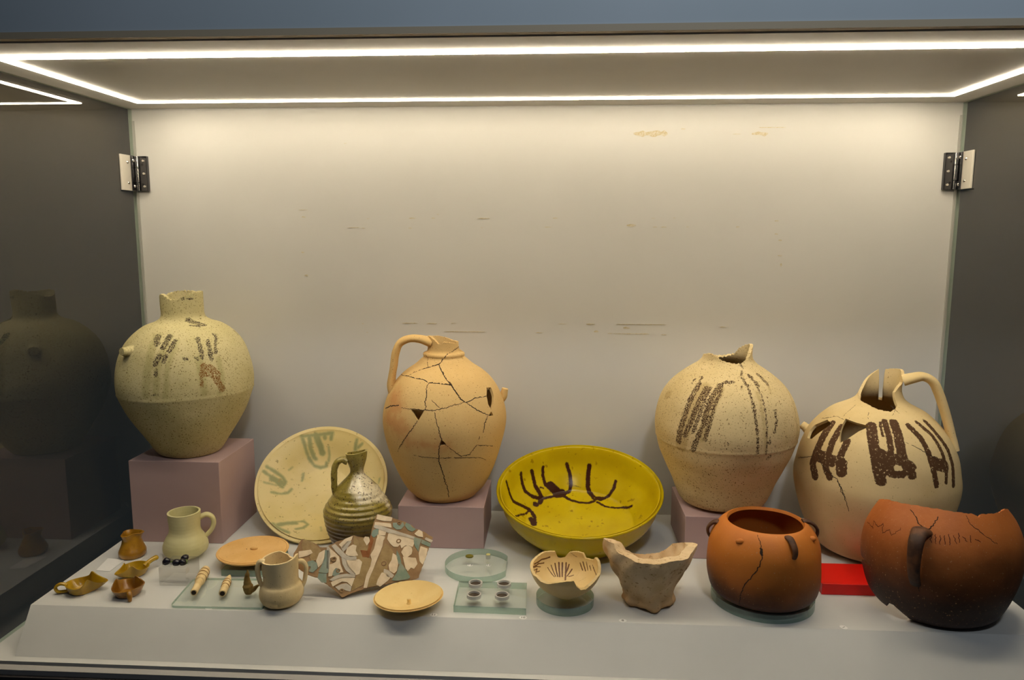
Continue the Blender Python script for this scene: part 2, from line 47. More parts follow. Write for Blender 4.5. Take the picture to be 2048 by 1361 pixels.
'bowl': {'c': [0.1104,0.4563,0.0913], 'rb': 0.1261, 'R': 0.1838, 'h': 0.1023, 'ax': 0.2496, 'ay': -0.0084, 'prof': [[0,0.009],[0.1072,0.01],[0.1223,0.016],[0.1718,0.0963],[0.1778,0.1013]], 'paint': [[[[-0.2184,0.0508],[-0.1984,0.046],[-0.1713,0.0287],[-0.1453,0.0384],[-0.1197,0.0448],[-0.1079,0.0352],[-0.1014,0.0196],[-0.0995,-0.0099]],0.0048],[[[-0.1796,-0.0569],[-0.1473,0.0003],[-0.118,0.0388]],0.0026],[[[-0.1023,0.0664],[-0.0999,0.0656]],0.0074],[[[-0.0907,0.0733],[-0.0897,0.093],[-0.1011,0.1056],[-0.1134,0.1155]],0.0058],[[[-0.1348,0.1494],[-0.125,0.1357],[-0.1134,0.1155]],0.0051],[[[-0.1705,0.1236],[-0.1545,0.1029],[-0.1412,0.0867],[-0.1177,0.0846],[-0.0966,0.0902]],0.0048],[[[-0.0851,0.0925],[-0.0656,0.0991],[-0.0492,0.1066]],0.0038],[[[-0.1021,0.1726],[-0.0962,0.1498],[-0.0857,0.1289],[-0.0645,0.123]],0.0042],[[[-0.0716,0.1307],[-0.0533,0.121],[-0.0421,0.1103]],0.0112],[[[-0.0492,0.1093],[-0.0374,0.1139]],0.0112],[[[-0.0327,0.1116],[-0.021,0.1236],[-0.0172,0.1423],[-0.0197,0.1655],[-0.031,0.1952]],0.0045],[[[-0.0326,0.103],[-0.0165,0.088],[0.0039,0.0785],[0.0245,0.0771],[0.0386,0.0852]],0.0042],[[[0.035,0.1905],[0.029,0.1653],[0.0267,0.1376],[0.0307,0.1155],[0.0412,0.0931]],0.0054],[[[0.0391,0.0972],[0.0576,0.0954]],0.0071],[[[0.1026,0.1348],[0.0939,0.1183],[0.0761,0.1049],[0.0525,0.0894]],0.0042],[[[0.0453,0.0814],[0.0625,0.064],[0.0848,0.0586],[0.1081,0.0588],[0.1328,0.0507]],0.0035],[[[-0.0122,0.1428],[0.0079,0.1363]],0.0008],[[[-0.1091,0.0106],[-0.1017,-0.01]],0.0064],[[[-0.0983,0.1183],[-0.0893,0.119]],0.0022]]},
'lidA': {'loc': [-0.5733,0.2843,0.0901], 'r': 0.0726},
'lidB': {'loc': [-0.2128,0.1215,0.0791], 'r': 0.0648},
'disc2': {'loc': [-0.1015,0.2865,0.0741], 'r': 0.068},
'plate10': [[-0.1299,0.201],[0.0027,0.2005],[0.0048,0.0999],[-0.1275,0.103]],
'coins': [[-0.0956,0.182],[-0.0408,0.1833],[-0.0935,0.1356],[-0.0413,0.1368]],
'boneplate': [[-0.6605,0.2006],[-0.5159,0.205],[-0.4751,0.09],[-0.6515,0.0868]],
'bone1': [[-0.62,0.1176],[-0.6428,0.2154]],
'bone2': [[-0.5666,0.1208],[-0.5853,0.1967]],
'fig': [[-0.5237,0.1374]],
'glassblock': [[-0.6143,0.2563],[-0.5088,0.3044],[-0.4974,0.2215],[-0.6153,0.2212]],
'acrylic': [[-0.7168,0.1729],[-0.6635,0.174]],
'acrylic_back': [[-0.6789,0.2464],[-0.665,0.2197]],
'card': [[-0.8899,0.2865],[-0.8503,0.2824],[-0.8492,0.2256],[-0.8807,0.2294]],
'tags': [[-0.5787,0.0858],[-0.1622,0.0782],[-0.0004,0.0739],[0.1779,0.0743],[0.5631,0.084]],
'tags2': [[-0.1161,0.269],[-0.0785,0.2713]],
'beadA': [[-0.1212,0.3046],[-0.0821,0.3013]],
'lamps': [[-0.851,0.1356],[-0.7966,0.2117],[-0.7613,0.1329]],
'lamp_ends': [[-0.8974,0.1291],[-0.8121,0.168],[-0.8129,0.1898],[-0.7676,0.2575],[-0.779,0.1179],[-0.7266,0.1519]],
'red': [[0.5558,0.2107],[0.6543,0.2167],[0.5903,0.3061],[0.6889,0.3121]],
'redtop': [0.0823],
'acrylic_top': 0.0973,
'sherd': {'o': [-0.3439,0.1383,0.0641], 'rz': 0.36, 'tilt': 56, 'outline': [[-0.0002,0.0002],[0.0151,0.0048],[0.0416,0.0107],[0.0709,0.0123],[0.1064,0.0151],[0.1349,0.0149],[0.1481,0.0173],[0.1559,0.0346],[0.1651,0.0504],[0.175,0.0722],[0.181,0.0845],[0.1856,0.0913],[0.178,0.0966],[0.1686,0.105],[0.1601,0.1082],[0.1517,0.1128],[0.1452,0.1209],[0.1328,0.129],[0.1215,0.1339],[0.1089,0.1398],[0.0933,0.1452],[0.0777,0.1494],[0.073,0.1379],[0.0685,0.1267],[0.0636,0.1128],[0.0607,0.1038],[0.0539,0.107],[0.0441,0.1086],[0.0385,0.11],[0.0303,0.1138],[0.0216,0.1105],[0.0158,0.1083],[0.0003,0.1059],[-0.0083,0.102],[-0.0153,0.1004],[-0.0224,0.0967],[-0.0293,0.0975],[-0.0347,0.0985],[-0.0412,0.1052],[-0.0491,0.1103],[-0.0571,0.1134],[-0.065,0.1178],[-0.0721,0.1124],[-0.0766,0.1025],[-0.0838,0.0923],[-0.0871,0.079],[-0.0822,0.0688],[-0.0719,0.0594],[-0.0617,0.0513],[-0.0525,0.0468],[-0.0433,0.0435],[-0.0344,0.0343],[-0.0254,0.0277],[-0.0165,0.0185],[-0.0064,0.0091]], 'polys': {'cream': [[[-0.0171,0.0939],[-0.0082,0.083],[-0.0018,0.0753],[-0.0001,0.0599],[0.0045,0.0469],[-0.0024,0.0464],[0.0009,0.0542],[-0.0072,0.0566],[-0.0145,0.0493],[-0.017,0.0428],[-0.0211,0.0427],[-0.0185,0.0622],[-0.0123,0.0628],[-0.0052,0.066],[-0.0034,0.0727],[-0.0071,0.0787],[-0.014,0.0782],[-0.0189,0.076]],[[0.0128,0.0665],[0.0363,0.065],[0.0408,0.0603],[0.0343,0.0403],[0.0287,0.039],[0.0211,0.0489],[0.0149,0.058]],[[0.0274,0.0942],[0.0329,0.0921],[0.0301,0.084],[0.0343,0.075],[0.0217,0.0738],[0.0138,0.0804],[0.0173,0.0898]],[[0.0026,0.0986],[0.0144,0.1071],[0.0273,0.1113],[0.0241,0.1059],[0.0153,0.1013],[0.0077,0.0923]],[[0.0748,0.1014],[0.086,0.0986],[0.082,0.0862],[0.075,0.0729],[0.0665,0.057],[0.0614,0.0465],[0.0514,0.0285],[0.0466,0.0128],[0.0425,0.0133],[0.0498,0.0342],[0.0588,0.0496],[0.0628,0.0631],[0.0608,0.0718],[0.0688,0.0821]],[[0.0806,0.1173],[0.0925,0.1138],[0.0905,0.1075],[0.0798,0.1095]],[[0.0769,0.1084],[0.0893,0.1033],[0.0875,0.0992],[0.0764,0.1034]],[[0.0985,0.108],[0.1057,0.1079],[0.1155,0.1039],[0.1449,0.0917],[0.1448,0.0845],[0.142,0.079],[0.1366,0.0826],[0.1279,0.0836],[0.1209,0.0787],[0.1207,0.0845],[0.1166,0.0864],[0.1133,0.0825],[0.1062,0.084],[0.101,0.0897],[0.0961,0.0989]],[[0.1273,0.0779],[0.1334,0.0801],[0.1388,0.0765],[0.1396,0.0707],[0.1376,0.0652],[0.1298,0.0605],[0.1242,0.0626],[0.1207,0.0701]],[[0.1225,0.06],[0.1295,0.0577],[0.1393,0.055],[0.1451,0.0543],[0.1468,0.0442],[0.1402,0.0365],[0.1348,0.04],[0.1283,0.0338],[0.1259,0.0384],[0.1243,0.0498]],[[0.1032,0.0687],[0.1091,0.063],[0.1091,0.0489],[0.1057,0.0367],[0.1011,0.0331],[0.0945,0.0382],[0.094,0.048],[0.1006,0.057]],[[0.0786,0.0346],[0.0854,0.0324],[0.0917,0.0246],[0.0871,0.0211],[0.0723,0.0121],[0.067,0.0155],[0.0705,0.0233]],[[0.1592,0.0755],[0.1703,0.0699],[0.1657,0.056],[0.1583,0.0427],[0.1546,0.0489],[0.1548,0.0631]],[[0.0524,0.1069],[0.058,0.1055],[0.0589,0.099],[0.0541,0.0924],[0.05,0.1029]],[[-0.0354,0.0864],[-0.0269,0.0909],[-0.0269,0.0798],[-0.0323,0.0694],[-0.0395,0.0621],[-0.0416,0.0733]],[[-0.0172,0.0293],[-0.0088,0.0336],[0.0023,0.0363],[0.0255,0.0333],[0.0189,0.0192],[0.0127,0.0281],[0.002,0.0309],[-0.0092,0.0269],[-0.0149,0.0236]],[[0.0748,0.1333],[0.1033,0.1272],[0.1041,0.1212],[0.0957,0.1243],[0.0738,0.1305]],[[0.1586,0.1084],[0.164,0.1041],[0.1645,0.0952],[0.156,0.0984],[0.1506,0.1027]],[[0.0805,0.1481],[0.1074,0.1392],[0.1054,0.1343],[0.0925,0.1364],[0.0784,0.1409]],[[-0.073,0.0937],[-0.0527,0.094],[-0.0502,0.0896],[-0.0598,0.0866],[-0.0734,0.0841]]], 'blue': [[[0.1482,0.095],[0.1609,0.0898],[0.1555,0.0818],[0.1526,0.0691],[0.1492,0.0782],[0.1473,0.0871]],[[0.1156,0.0495],[0.1191,0.042],[0.125,0.0301],[0.1298,0.0211],[0.1267,0.0187],[0.1039,0.0189],[0.0969,0.0198],[0.108,0.0309],[0.1118,0.0401]],[[0.111,0.0742],[0.1141,0.0624],[0.1158,0.0509],[0.1126,0.0485],[0.1105,0.0628]],[[-0.0242,0.0906],[-0.0195,0.0886],[-0.0213,0.0708],[-0.0233,0.0505],[-0.0254,0.0494],[-0.0387,0.0524],[-0.0313,0.0638],[-0.0264,0.077]],[[-0.039,0.0484],[-0.0269,0.0462],[-0.0278,0.0321],[-0.0345,0.0336],[-0.0407,0.0418]],[[-0.0118,0.049],[-0.0074,0.0539],[-0.0021,0.0505],[-0.0025,0.0451],[-0.0102,0.042],[-0.0135,0.0438]],[[-0.0579,0.0726],[-0.0497,0.0736],[-0.0433,0.068],[-0.0437,0.0599],[-0.0508,0.054],[-0.056,0.056],[-0.0517,0.0623],[-0.0541,0.0667],[-0.0582,0.0658]],[[0.1099,0.1279],[0.1157,0.1272],[0.1187,0.121],[0.1231,0.1205],[0.1282,0.1273],[0.1291,0.122],[0.1226,0.1162],[0.1154,0.117],[0.11,0.122]],[[0.1353,0.125],[0.1408,0.1214],[0.1446,0.1151],[0.1515,0.1114],[0.1454,0.1092],[0.1384,0.1129],[0.1335,0.1215]],[[0.0691,0.1179],[0.078,0.1205],[0.0764,0.1113],[0.0695,0.1063],[0.0655,0.1097]],[[0.1636,0.088],[0.1781,0.0791],[0.1761,0.0749],[0.1616,0.0832]]], 'white': [[[0.0729,0.1284],[0.0855,0.1233],[0.1161,0.1096],[0.1483,0.0957],[0.1464,0.0923],[0.1156,0.1046],[0.085,0.1183],[0.0719,0.1249]],[[-0.0114,0.0974],[-0.0064,0.0996],[0.0032,0.0873],[0.0134,0.0748],[0.0312,0.0712],[0.0308,0.0664],[0.0157,0.0683],[0.0051,0.0758],[-0.0051,0.0883]],[[0.0049,0.0731],[0.0102,0.0696],[0.0172,0.0521],[0.0274,0.0399],[0.0231,0.039],[0.0116,0.0501],[0.0069,0.0617]],[[-0.0195,0.035],[-0.0083,0.0404],[0.0109,0.0406],[0.0258,0.0373],[0.0255,0.0339],[0.0023,0.0363],[-0.0142,0.0337]],[[0.0014,0.0228],[0.0096,0.0231],[0.0173,0.0167],[0.0155,0.0102],[0.0076,0.0139],[0.0037,0.0171],[-0.0046,0.0155],[-0.0097,0.0202]],[[0.0834,0.041],[0.0901,0.0373],[0.0991,0.0278],[0.096,0.0248],[0.0879,0.0293],[0.083,0.0368]],[[0.0063,0.0925],[0.0182,0.1024],[0.0238,0.1017],[0.0146,0.0915],[0.0086,0.0852]],[[-0.021,0.0972],[-0.0184,0.0955],[-0.0179,0.0815],[-0.0208,0.057],[-0.0235,0.0573]],[[0.1714,0.0915],[0.1826,0.0851],[0.1801,0.0832],[0.1697,0.0895]]], 'olive': [[[0.0396,0.1055],[0.0494,0.1044],[0.0545,0.0895],[0.0538,0.0811],[0.042,0.0839]],[[0.0316,0.1122],[0.0365,0.103],[0.0419,0.0826],[0.0494,0.0704],[0.0585,0.0622],[0.0563,0.0528],[0.0464,0.0347],[0.0395,0.0191],[0.0196,0.011],[0.0233,0.0226],[0.0357,0.0402],[0.0427,0.0572],[0.0377,0.0648],[0.0304,0.0783],[0.0352,0.0862],[0.0307,0.1009]],[[0.0895,0.0896],[0.0947,0.0847],[0.1022,0.0724],[0.0979,0.0588],[0.0901,0.0513],[0.0861,0.0392],[0.0773,0.0362],[0.0691,0.0235],[0.0655,0.0143],[0.0501,0.0137],[0.0538,0.0241],[0.0625,0.0436],[0.0721,0.0563],[0.0807,0.0722]],[[-0.0638,0.1149],[-0.0531,0.1108],[-0.0402,0.0981],[-0.0344,0.0918],[-0.0428,0.0762],[-0.0509,0.0759],[-0.0533,0.083],[-0.0489,0.0894],[-0.054,0.0956],[-0.0648,0.0955],[-0.0669,0.1069]]], 'red': [[[0.0419,0.0826],[0.0537,0.0797],[0.0494,0.0704],[0.0452,0.0709]],[[0.0642,0.1106],[0.0661,0.0996],[0.0587,0.0805],[0.0548,0.0683],[0.0515,0.0701],[0.0578,0.0863]]]}, 'rings': [[[0.1164,0.0915],0.0044],[[-0.0103,0.0715],0.0047],[[0.1208,0.1267],0.0033],[[-0.0,0.0122],0.0035],[[0.0838,0.0521],0.0049],[[-0.0036,0.0493],0.0035]]},
'residue': [[-0.5516,0.7999,0.0211,0.0025],[-0.5501,0.7829,0.0101,0.0042],[-0.4311,0.758,0.0286,0.0029],[-0.4064,0.7572,0.0059,0.0029],[-0.3943,0.7792,0.0059,0.0021],[-0.2884,0.7801,0.0167,0.0033],[-0.2938,0.7573,0.0084,0.0029],[-0.2378,0.7805,0.0092,0.0025],[-0.2271,0.7891,0.005,0.0029],[-0.1182,0.7801,0.0291,0.0029],[-0.1225,0.7583,0.0042,0.0025],[0.0345,0.7597,0.0191,0.0029],[0.05,0.7806,0.0124,0.0025],[-0.5555,0.699,0.0068,0.0051],[-0.5489,0.6431,0.0085,0.006],[-0.2991,0.5293,0.0367,0.003],[-0.2454,0.5289,0.0256,0.003],[-0.1918,0.5302,0.0128,0.0017],[-0.4138,0.527,0.0051,0.003],[-0.4035,0.506,0.0043,0.0026],[-0.1663,0.5098,0.1,0.0021],[0.0146,0.5089,0.0169,0.0034],[0.0693,0.5307,0.0211,0.0017],[-0.4445,0.9541,0.0058,0.0017],[0.2275,0.764,0.0214,0.0107],[0.2828,0.76,0.0099,0.0029],[0.3032,0.76,0.014,0.0025],[0.4733,0.7606,0.0082,0.0037],[0.358,0.7604,0.0057,0.0021],[0.3269,0.7811,0.0057,0.0021],[0.2781,0.7807,0.0082,0.0016],[0.5609,0.7743,0.009,0.0057],[0.5616,0.7441,0.0074,0.0041],[0.5712,0.7299,0.0082,0.0041],[0.5721,0.6946,0.0098,0.0033],[0.5761,0.673,0.0041,0.0107],[0.1369,0.5308,0.021,0.0042],[0.1506,0.5127,0.011,0.0067],[0.2228,0.5222,0.0168,0.0076],[0.2559,0.531,0.1174,0.0017],[0.2335,0.5083,0.0841,0.0025],[0.1833,0.5091,0.0126,0.0025],[0.3106,0.5069,0.0126,0.0029],[0.4484,0.5263,0.015,0.0029],[0.2669,0.9721,0.0769,0.0162],[0.5137,0.9707,0.0361,0.0137],[0.5407,0.9842,0.0601,0.002],[0.3406,0.9823,0.0105,0.0028],[0.4623,0.9702,0.0185,0.002]],
'hinges': [[-0.9587,0.615,0.9276],[-0.9596,0.615,0.844],[-0.9381,0.615,0.8853],[-1.0061,0.615,0.889],[0.9493,0.615,0.9239],[0.9513,0.615,0.8443],[0.9296,0.615,0.8832],[1.0005,0.615,0.8852]]}
HP, D, H, XP = 0.0601, 0.615, 1.0363, 0.957     # platform top, back panel, ceiling, side panes

# ------------------------------------------------------------------ materials
def new_mat(name):
    m = bpy.data.materials.new(name); m.use_nodes = True
    nt = m.node_tree; nt.nodes.clear()
    out = nt.nodes.new('ShaderNodeOutputMaterial')
    return m, nt, out
def nd(nt, t, **kw):
    n = nt.nodes.new(t)
    for k, v in kw.items():
        if k in n.inputs: n.inputs[k].default_value = v
        else: setattr(n, k, v)
    return n
def rgba(c): return (c[0], c[1], c[2], 1.0)
def srgb(r, g, b):
    f = lambda c: c / 12.92 if c <= .04045 else ((c + .055) / 1.055) ** 2.4
    return (f(r / 255), f(g / 255), f(b / 255))
def maths(nt, op, a, b=None):
    n = nt.nodes.new('ShaderNodeMath'); n.operation = op
    for i, x in enumerate((a, b)):
        if x is None: continue
        if isinstance(x, (int, float)): n.inputs[i].default_value = x
        else: nt.links.new(x, n.inputs[i])
    return n.outputs[0]
def ramp(nt, x, a, b, smooth=True):
    n = nt.nodes.new('ShaderNodeMapRange'); n.clamp = True
    if smooth: n.interpolation_type = 'SMOOTHSTEP'
    n.inputs['From Min'].default_value = a; n.inputs['From Max'].default_value = b
    nt.links.new(x, n.inputs['Value']); return n.outputs['Result']
def noise(nt, vec, scale, detail=4.0, rough=0.55):
    n = nd(nt, 'ShaderNodeTexNoise'); n.inputs['Scale'].default_value = scale; n.inputs['Detail'].default_value = detail
    n.inputs['Roughness'].default_value = rough; nt.links.new(vec, n.inputs['Vector']); return n.outputs[0]
def mixc(nt, fac, a, b):
    n = nt.nodes.new('ShaderNodeMix'); n.data_type = 'RGBA'
    for sock, x in ((n.inputs[6], a), (n.inputs[7], b)):
        if isinstance(x, tuple): sock.default_value = rgba(x)
        else: nt.links.new(x, sock)
    if isinstance(fac, (int, float)): n.inputs[0].default_value = fac
    else: nt.links.new(fac, n.inputs[0])
    return n.outputs[2]
def surface(name, base, var=None, scale=9, rough=0.7, speck=None, speck_scale=260, speck_cut=0.68, bump=0.15, bump_scale=120,
            paint=None, paint_wear=0.0, paint_noise=0.002, paint_soft=0.0006, wear_scale=350, paint2=None, stain=None, stain_soft=0.006, stain_fac=0.5,
            spec=0.35, coat=0.0, metallic=0.0, warp=1.0, low=None, low_z=(0.02, 0.09)):
    """One clay / glaze / paint surface: two-tone noise, specks, optional brushed decoration read from the mesh's stroke fields."""
    m, nt, out = new_mat(name)
    tc = nd(nt, 'ShaderNodeTexCoord'); vec = tc.outputs['Object']
    bs = nd(nt, 'ShaderNodeBsdfPrincipled', Roughness=rough, Metallic=metallic)
    bs.inputs['Specular IOR Level'].default_value = spec
    if coat: bs.inputs['Coat Weight'].default_value = coat; bs.inputs['Coat Roughness'].default_value = 0.12
    col = base
    if var: col = mixc(nt, ramp(nt, noise(nt, vec, scale, 5), 0.36, 0.66), base, var)
    def field(attr): 
        a = nd(nt, 'ShaderNodeAttribute'); a.attribute_name = attr; return maths(nt, 'SUBTRACT', a.outputs['Fac'], 0.05)   # fields are stored +0.05 so that a mesh without them reads as bare
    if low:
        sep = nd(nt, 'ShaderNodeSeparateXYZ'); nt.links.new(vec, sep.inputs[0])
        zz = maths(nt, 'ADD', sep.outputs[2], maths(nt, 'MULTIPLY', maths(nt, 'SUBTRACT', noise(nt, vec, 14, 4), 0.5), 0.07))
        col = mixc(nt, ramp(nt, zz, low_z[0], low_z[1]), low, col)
    if stain:
        f = maths(nt, 'ADD', field('stain'), maths(nt, 'MULTIPLY', maths(nt, 'SUBTRACT', noise(nt, vec, 60, 4), 0.5), stain_soft * 2))
        col = mixc(nt, maths(nt, 'MULTIPLY', ramp(nt, f, -stain_soft, stain_soft), stain_fac), col, stain)
    if speck:
        s = ramp(nt, noise(nt, vec, speck_scale, 3, 0.6), speck_cut, speck_cut + 0.06)
        col = mixc(nt, s, col, speck)
    for attr, pc in (('paint', paint), ('paint2', paint2)):
        if not pc: continue
        f = maths(nt, 'ADD', field(attr), maths(nt, 'MULTIPLY', maths(nt, 'SUBTRACT', noise(nt, vec, 180, 4, 0.65), 0.5), paint_noise * 2))
        f = ramp(nt, f, -paint_soft, paint_soft)
        if paint_wear: f = maths(nt, 'MULTIPLY', f, ramp(nt, noise(nt, vec, wear_scale, 4, 0.7), paint_wear - 0.04, paint_wear + 0.04))
        col = mixc(nt, f, col, pc)
    if isinstance(col, tuple): bs.inputs['Base Color'].default_value = rgba(col)
    else: nt.links.new(col, bs.inputs['Base Color'])
    if bump:
        bp = nd(nt, 'ShaderNodeBump', Strength=bump, Distance=0.002)
        nt.links.new(noise(nt, vec, bump_scale, 5, 0.6), bp.inputs['Height']); nt.links.new(bp.outputs[0], bs.inputs['Normal'])
    nt.links.new(bs.outputs[0], out.inputs[0]); return m
def clear_glass(name, tint=(0.9, 0.97, 0.93), refl=1.0, haze=0.0, haze_col=(0.5, 0.6, 0.52), rough=0.0):
    """Sheet glass: tinted pass-through with Fresnel reflection, optionally a little milky."""
    m, nt, out = new_mat(name)
    tr = nd(nt, 'ShaderNodeBsdfTransparent', Color=rgba(tint)); gs = nd(nt, 'ShaderNodeBsdfGlossy', Roughness=rough, Color=(1, 1, 1, 1))
    fr = nd(nt, 'ShaderNodeFresnel', IOR=1.5); mx = nd(nt, 'ShaderNodeMixShader')
    geo = nd(nt, 'ShaderNodeNewGeometry'); front = maths(nt, 'SUBTRACT', 1.0, geo.outputs['Backfacing'])
    nt.links.new(maths(nt, 'MULTIPLY', maths(nt, 'MULTIPLY', fr.outputs[0], refl), front), mx.inputs[0])
    src = tr.outputs[0]
    if haze:
        df = nd(nt, 'ShaderNodeBsdfDiffuse', Color=rgba(haze_col)); m2 = nd(nt, 'ShaderNodeMixShader'); m2.inputs[0].default_value = haze
        nt.links.new(tr.outputs[0], m2.inputs[1]); nt.links.new(df.outputs[0], m2.inputs[2]); src = m2.outputs[0]
    nt.links.new(src, mx.inputs[1]); nt.links.new(gs.outputs[0], mx.inputs[2]); nt.links.new(mx.outputs[0], out.inputs[0]); return m
def emitter(name, color, strength):
    m, nt, out = new_mat(name); e = nd(nt, 'ShaderNodeEmission', Color=rgba(color), Strength=strength)
    nt.links.new(e.outputs[0], out.inputs[0]); return m

# ------------------------------------------------------------------ object helpers
def tag(o, label=None, cat=None, group=None, kind=None):
    if label: o['label'] = label
    if cat: o['category'] = cat
    if group: o['group'] = group
    if kind: o['kind'] = kind
    return o
def empty(name, loc=(0, 0, 0), rot=(0, 0, 0)):
    o = bpy.data.objects.new(name, None); COL.objects.link(o); o.location = loc; o.rotation_euler = rot; o.empty_display_size = 0.02; return o
def link(name, me, mat, parent=None, loc=None, rot=None):
    o = bpy.data.objects.new(name, me); COL.objects.link(o)
    if mat: 
        for mm in (mat if isinstance(mat, (list, tuple)) else [mat]): me.materials.append(mm)
    if parent: o.parent = parent
    if loc is not None: o.location = loc
    if rot is not None: o.rotation_euler = rot
    return o
def mesh_from(verts, faces, smooth=True, sharp=None):
    me = bpy.data.meshes.new('m'); me.from_pydata([tuple(v) for v in verts], [], [tuple(int(i) for i in f) for f in faces]); me.validate(); me.update()
    if smooth:
        me.polygons.foreach_set('use_smooth', [True] * len(me.polygons))
        if sharp: me.set_sharp_from_angle(angle=R(sharp))
    return me
def from_bm(bm, smooth=False, sharp=None):
    bmesh.ops.recalc_face_normals(bm, faces=bm.faces)
    me = bpy.data.meshes.new('m'); bm.to_mesh(me); bm.free()
    if smooth:
        me.polygons.foreach_set('use_smooth', [True] * len(me.polygons))
        if sharp: me.set_sharp_from_angle(angle=R(sharp))
    return me
def box_mesh(x0, x1, y0, y1, z0, z1, bev=0.0, seg=2):
    bm = bmesh.new(); bmesh.ops.create_cube(bm, size=1.0)
    for v in bm.verts: v.co = Vector(((x0 + x1) / 2 + v.co.x * (x1 - x0), (y0 + y1) / 2 + v.co.y * (y1 - y0), (z0 + z1) / 2 + v.co.z * (z1 - z0)))
    if bev: bmesh.ops.bevel(bm, geom=bm.edges[:], offset=bev, segments=seg, profile=0.5, affect='EDGES')
    return from_bm(bm)
def prism_mesh(poly, z0, z1, bev=0.0, side_mat=None):
    """Extruded outline in x, y."""
    bm = bmesh.new(); n = len(poly)
    a = [bm.verts.new((p[0], p[1], z0)) for p in poly]; b = [bm.verts.new((p[0], p[1], z1)) for p in poly]
    bm.faces.new(a[::-1]); top = bm.faces.new(b)
    for i in range(n):
        f = bm.faces.new((a[i], a[(i + 1) % n], b[(i + 1) % n], b[i]))
        if side_mat is not None: f.material_index = side_mat
    if bev: bmesh.ops.bevel(bm, geom=list(top.edges), offset=bev, segments=2, profile=0.5, affect='EDGES')
    return from_bm(bm)
def catmull(kn, n):
    k = np.array(kn, float); P = np.vstack([2 * k[0] - k[1], k, 2 * k[-1] - k[-2]]); out = []
    d = np.linalg.norm(np.diff(k, axis=0), axis=1); m = np.maximum(2, np.round(d / d.sum() * n).astype(int))
    for i in range(len(k) - 1):
        p0, p1, p2, p3 = P[i:i + 4]; t0 = 0.0
        t1 = t0 + max(np.linalg.norm(p1 - p0), 1e-6) ** .5; t2 = t1 + max(np.linalg.norm(p2 - p1), 1e-6) ** .5; t3 = t2 + max(np.linalg.norm(p3 - p2), 1e-6) ** .5
        t = np.linspace(t1, t2, m[i], endpoint=False)[:, None]
        A1 = (t1 - t) / (t1 - t0) * p0 + (t - t0) / (t1 - t0) * p1; A2 = (t2 - t) / (t2 - t1) * p1 + (t - t1) / (t2 - t1) * p2; A3 = (t3 - t) / (t3 - t2) * p2 + (t - t2) / (t3 - t2) * p3
        B1 = (t2 - t) / (t2 - t0) * A1 + (t - t0) / (t2 - t0) * A2; B2 = (t3 - t) / (t3 - t1) * A2 + (t - t1) / (t3 - t1) * A3
        out.append((t2 - t) / (t2 - t1) * B1 + (t - t1) / (t2 - t1) * B2)
    out.append(k[-1:]); return np.vstack(out)
def sweep_mesh(pts, a, b, side=(0, 1, 0), n=40, seg=14, taper=None, noise_amp=0.0):
    """Tube along pts; a = half width across the curve's plane, b = half width along `side`."""
    c = catmull(pts, n); T = np.gradient(c, axis=0); T /= np.linalg.norm(T, axis=1)[:, None]
    Bv = np.array(side, float); Bv = Bv / np.linalg.norm(Bv); N = np.cross(Bv[None], T); N /= np.maximum(np.linalg.norm(N, axis=1)[:, None], 1e-9); Bn = np.cross(T, N)
    th = np.linspace(0, 2 * np.pi, seg, endpoint=False); t = np.linspace(0, 1, len(c))
    k = np.interp(t, *zip(*taper)) if taper else np.ones(len(c))
    if noise_amp: k = k * (1 + noise_amp * np.sin(t * 23 + 1) + noise_amp * np.sin(t * 41))
    P = c[:, None] + (N[:, None] * np.cos(th)[None, :, None] * a + Bn[:, None] * np.sin(th)[None, :, None] * b) * k[:, None, None]
    L = len(c); F = []
    for i in range(L - 1):
        for j in range(seg): F.append((i * seg + j, i * seg + (j + 1) % seg, (i + 1) * seg + (j + 1) % seg, (i + 1) * seg + j))
    F.append(tuple(range(seg))[::-1]); F.append(tuple((L - 1) * seg + j for j in range(seg)))
    return mesh_from(P.reshape(-1, 3), F, True, 60)

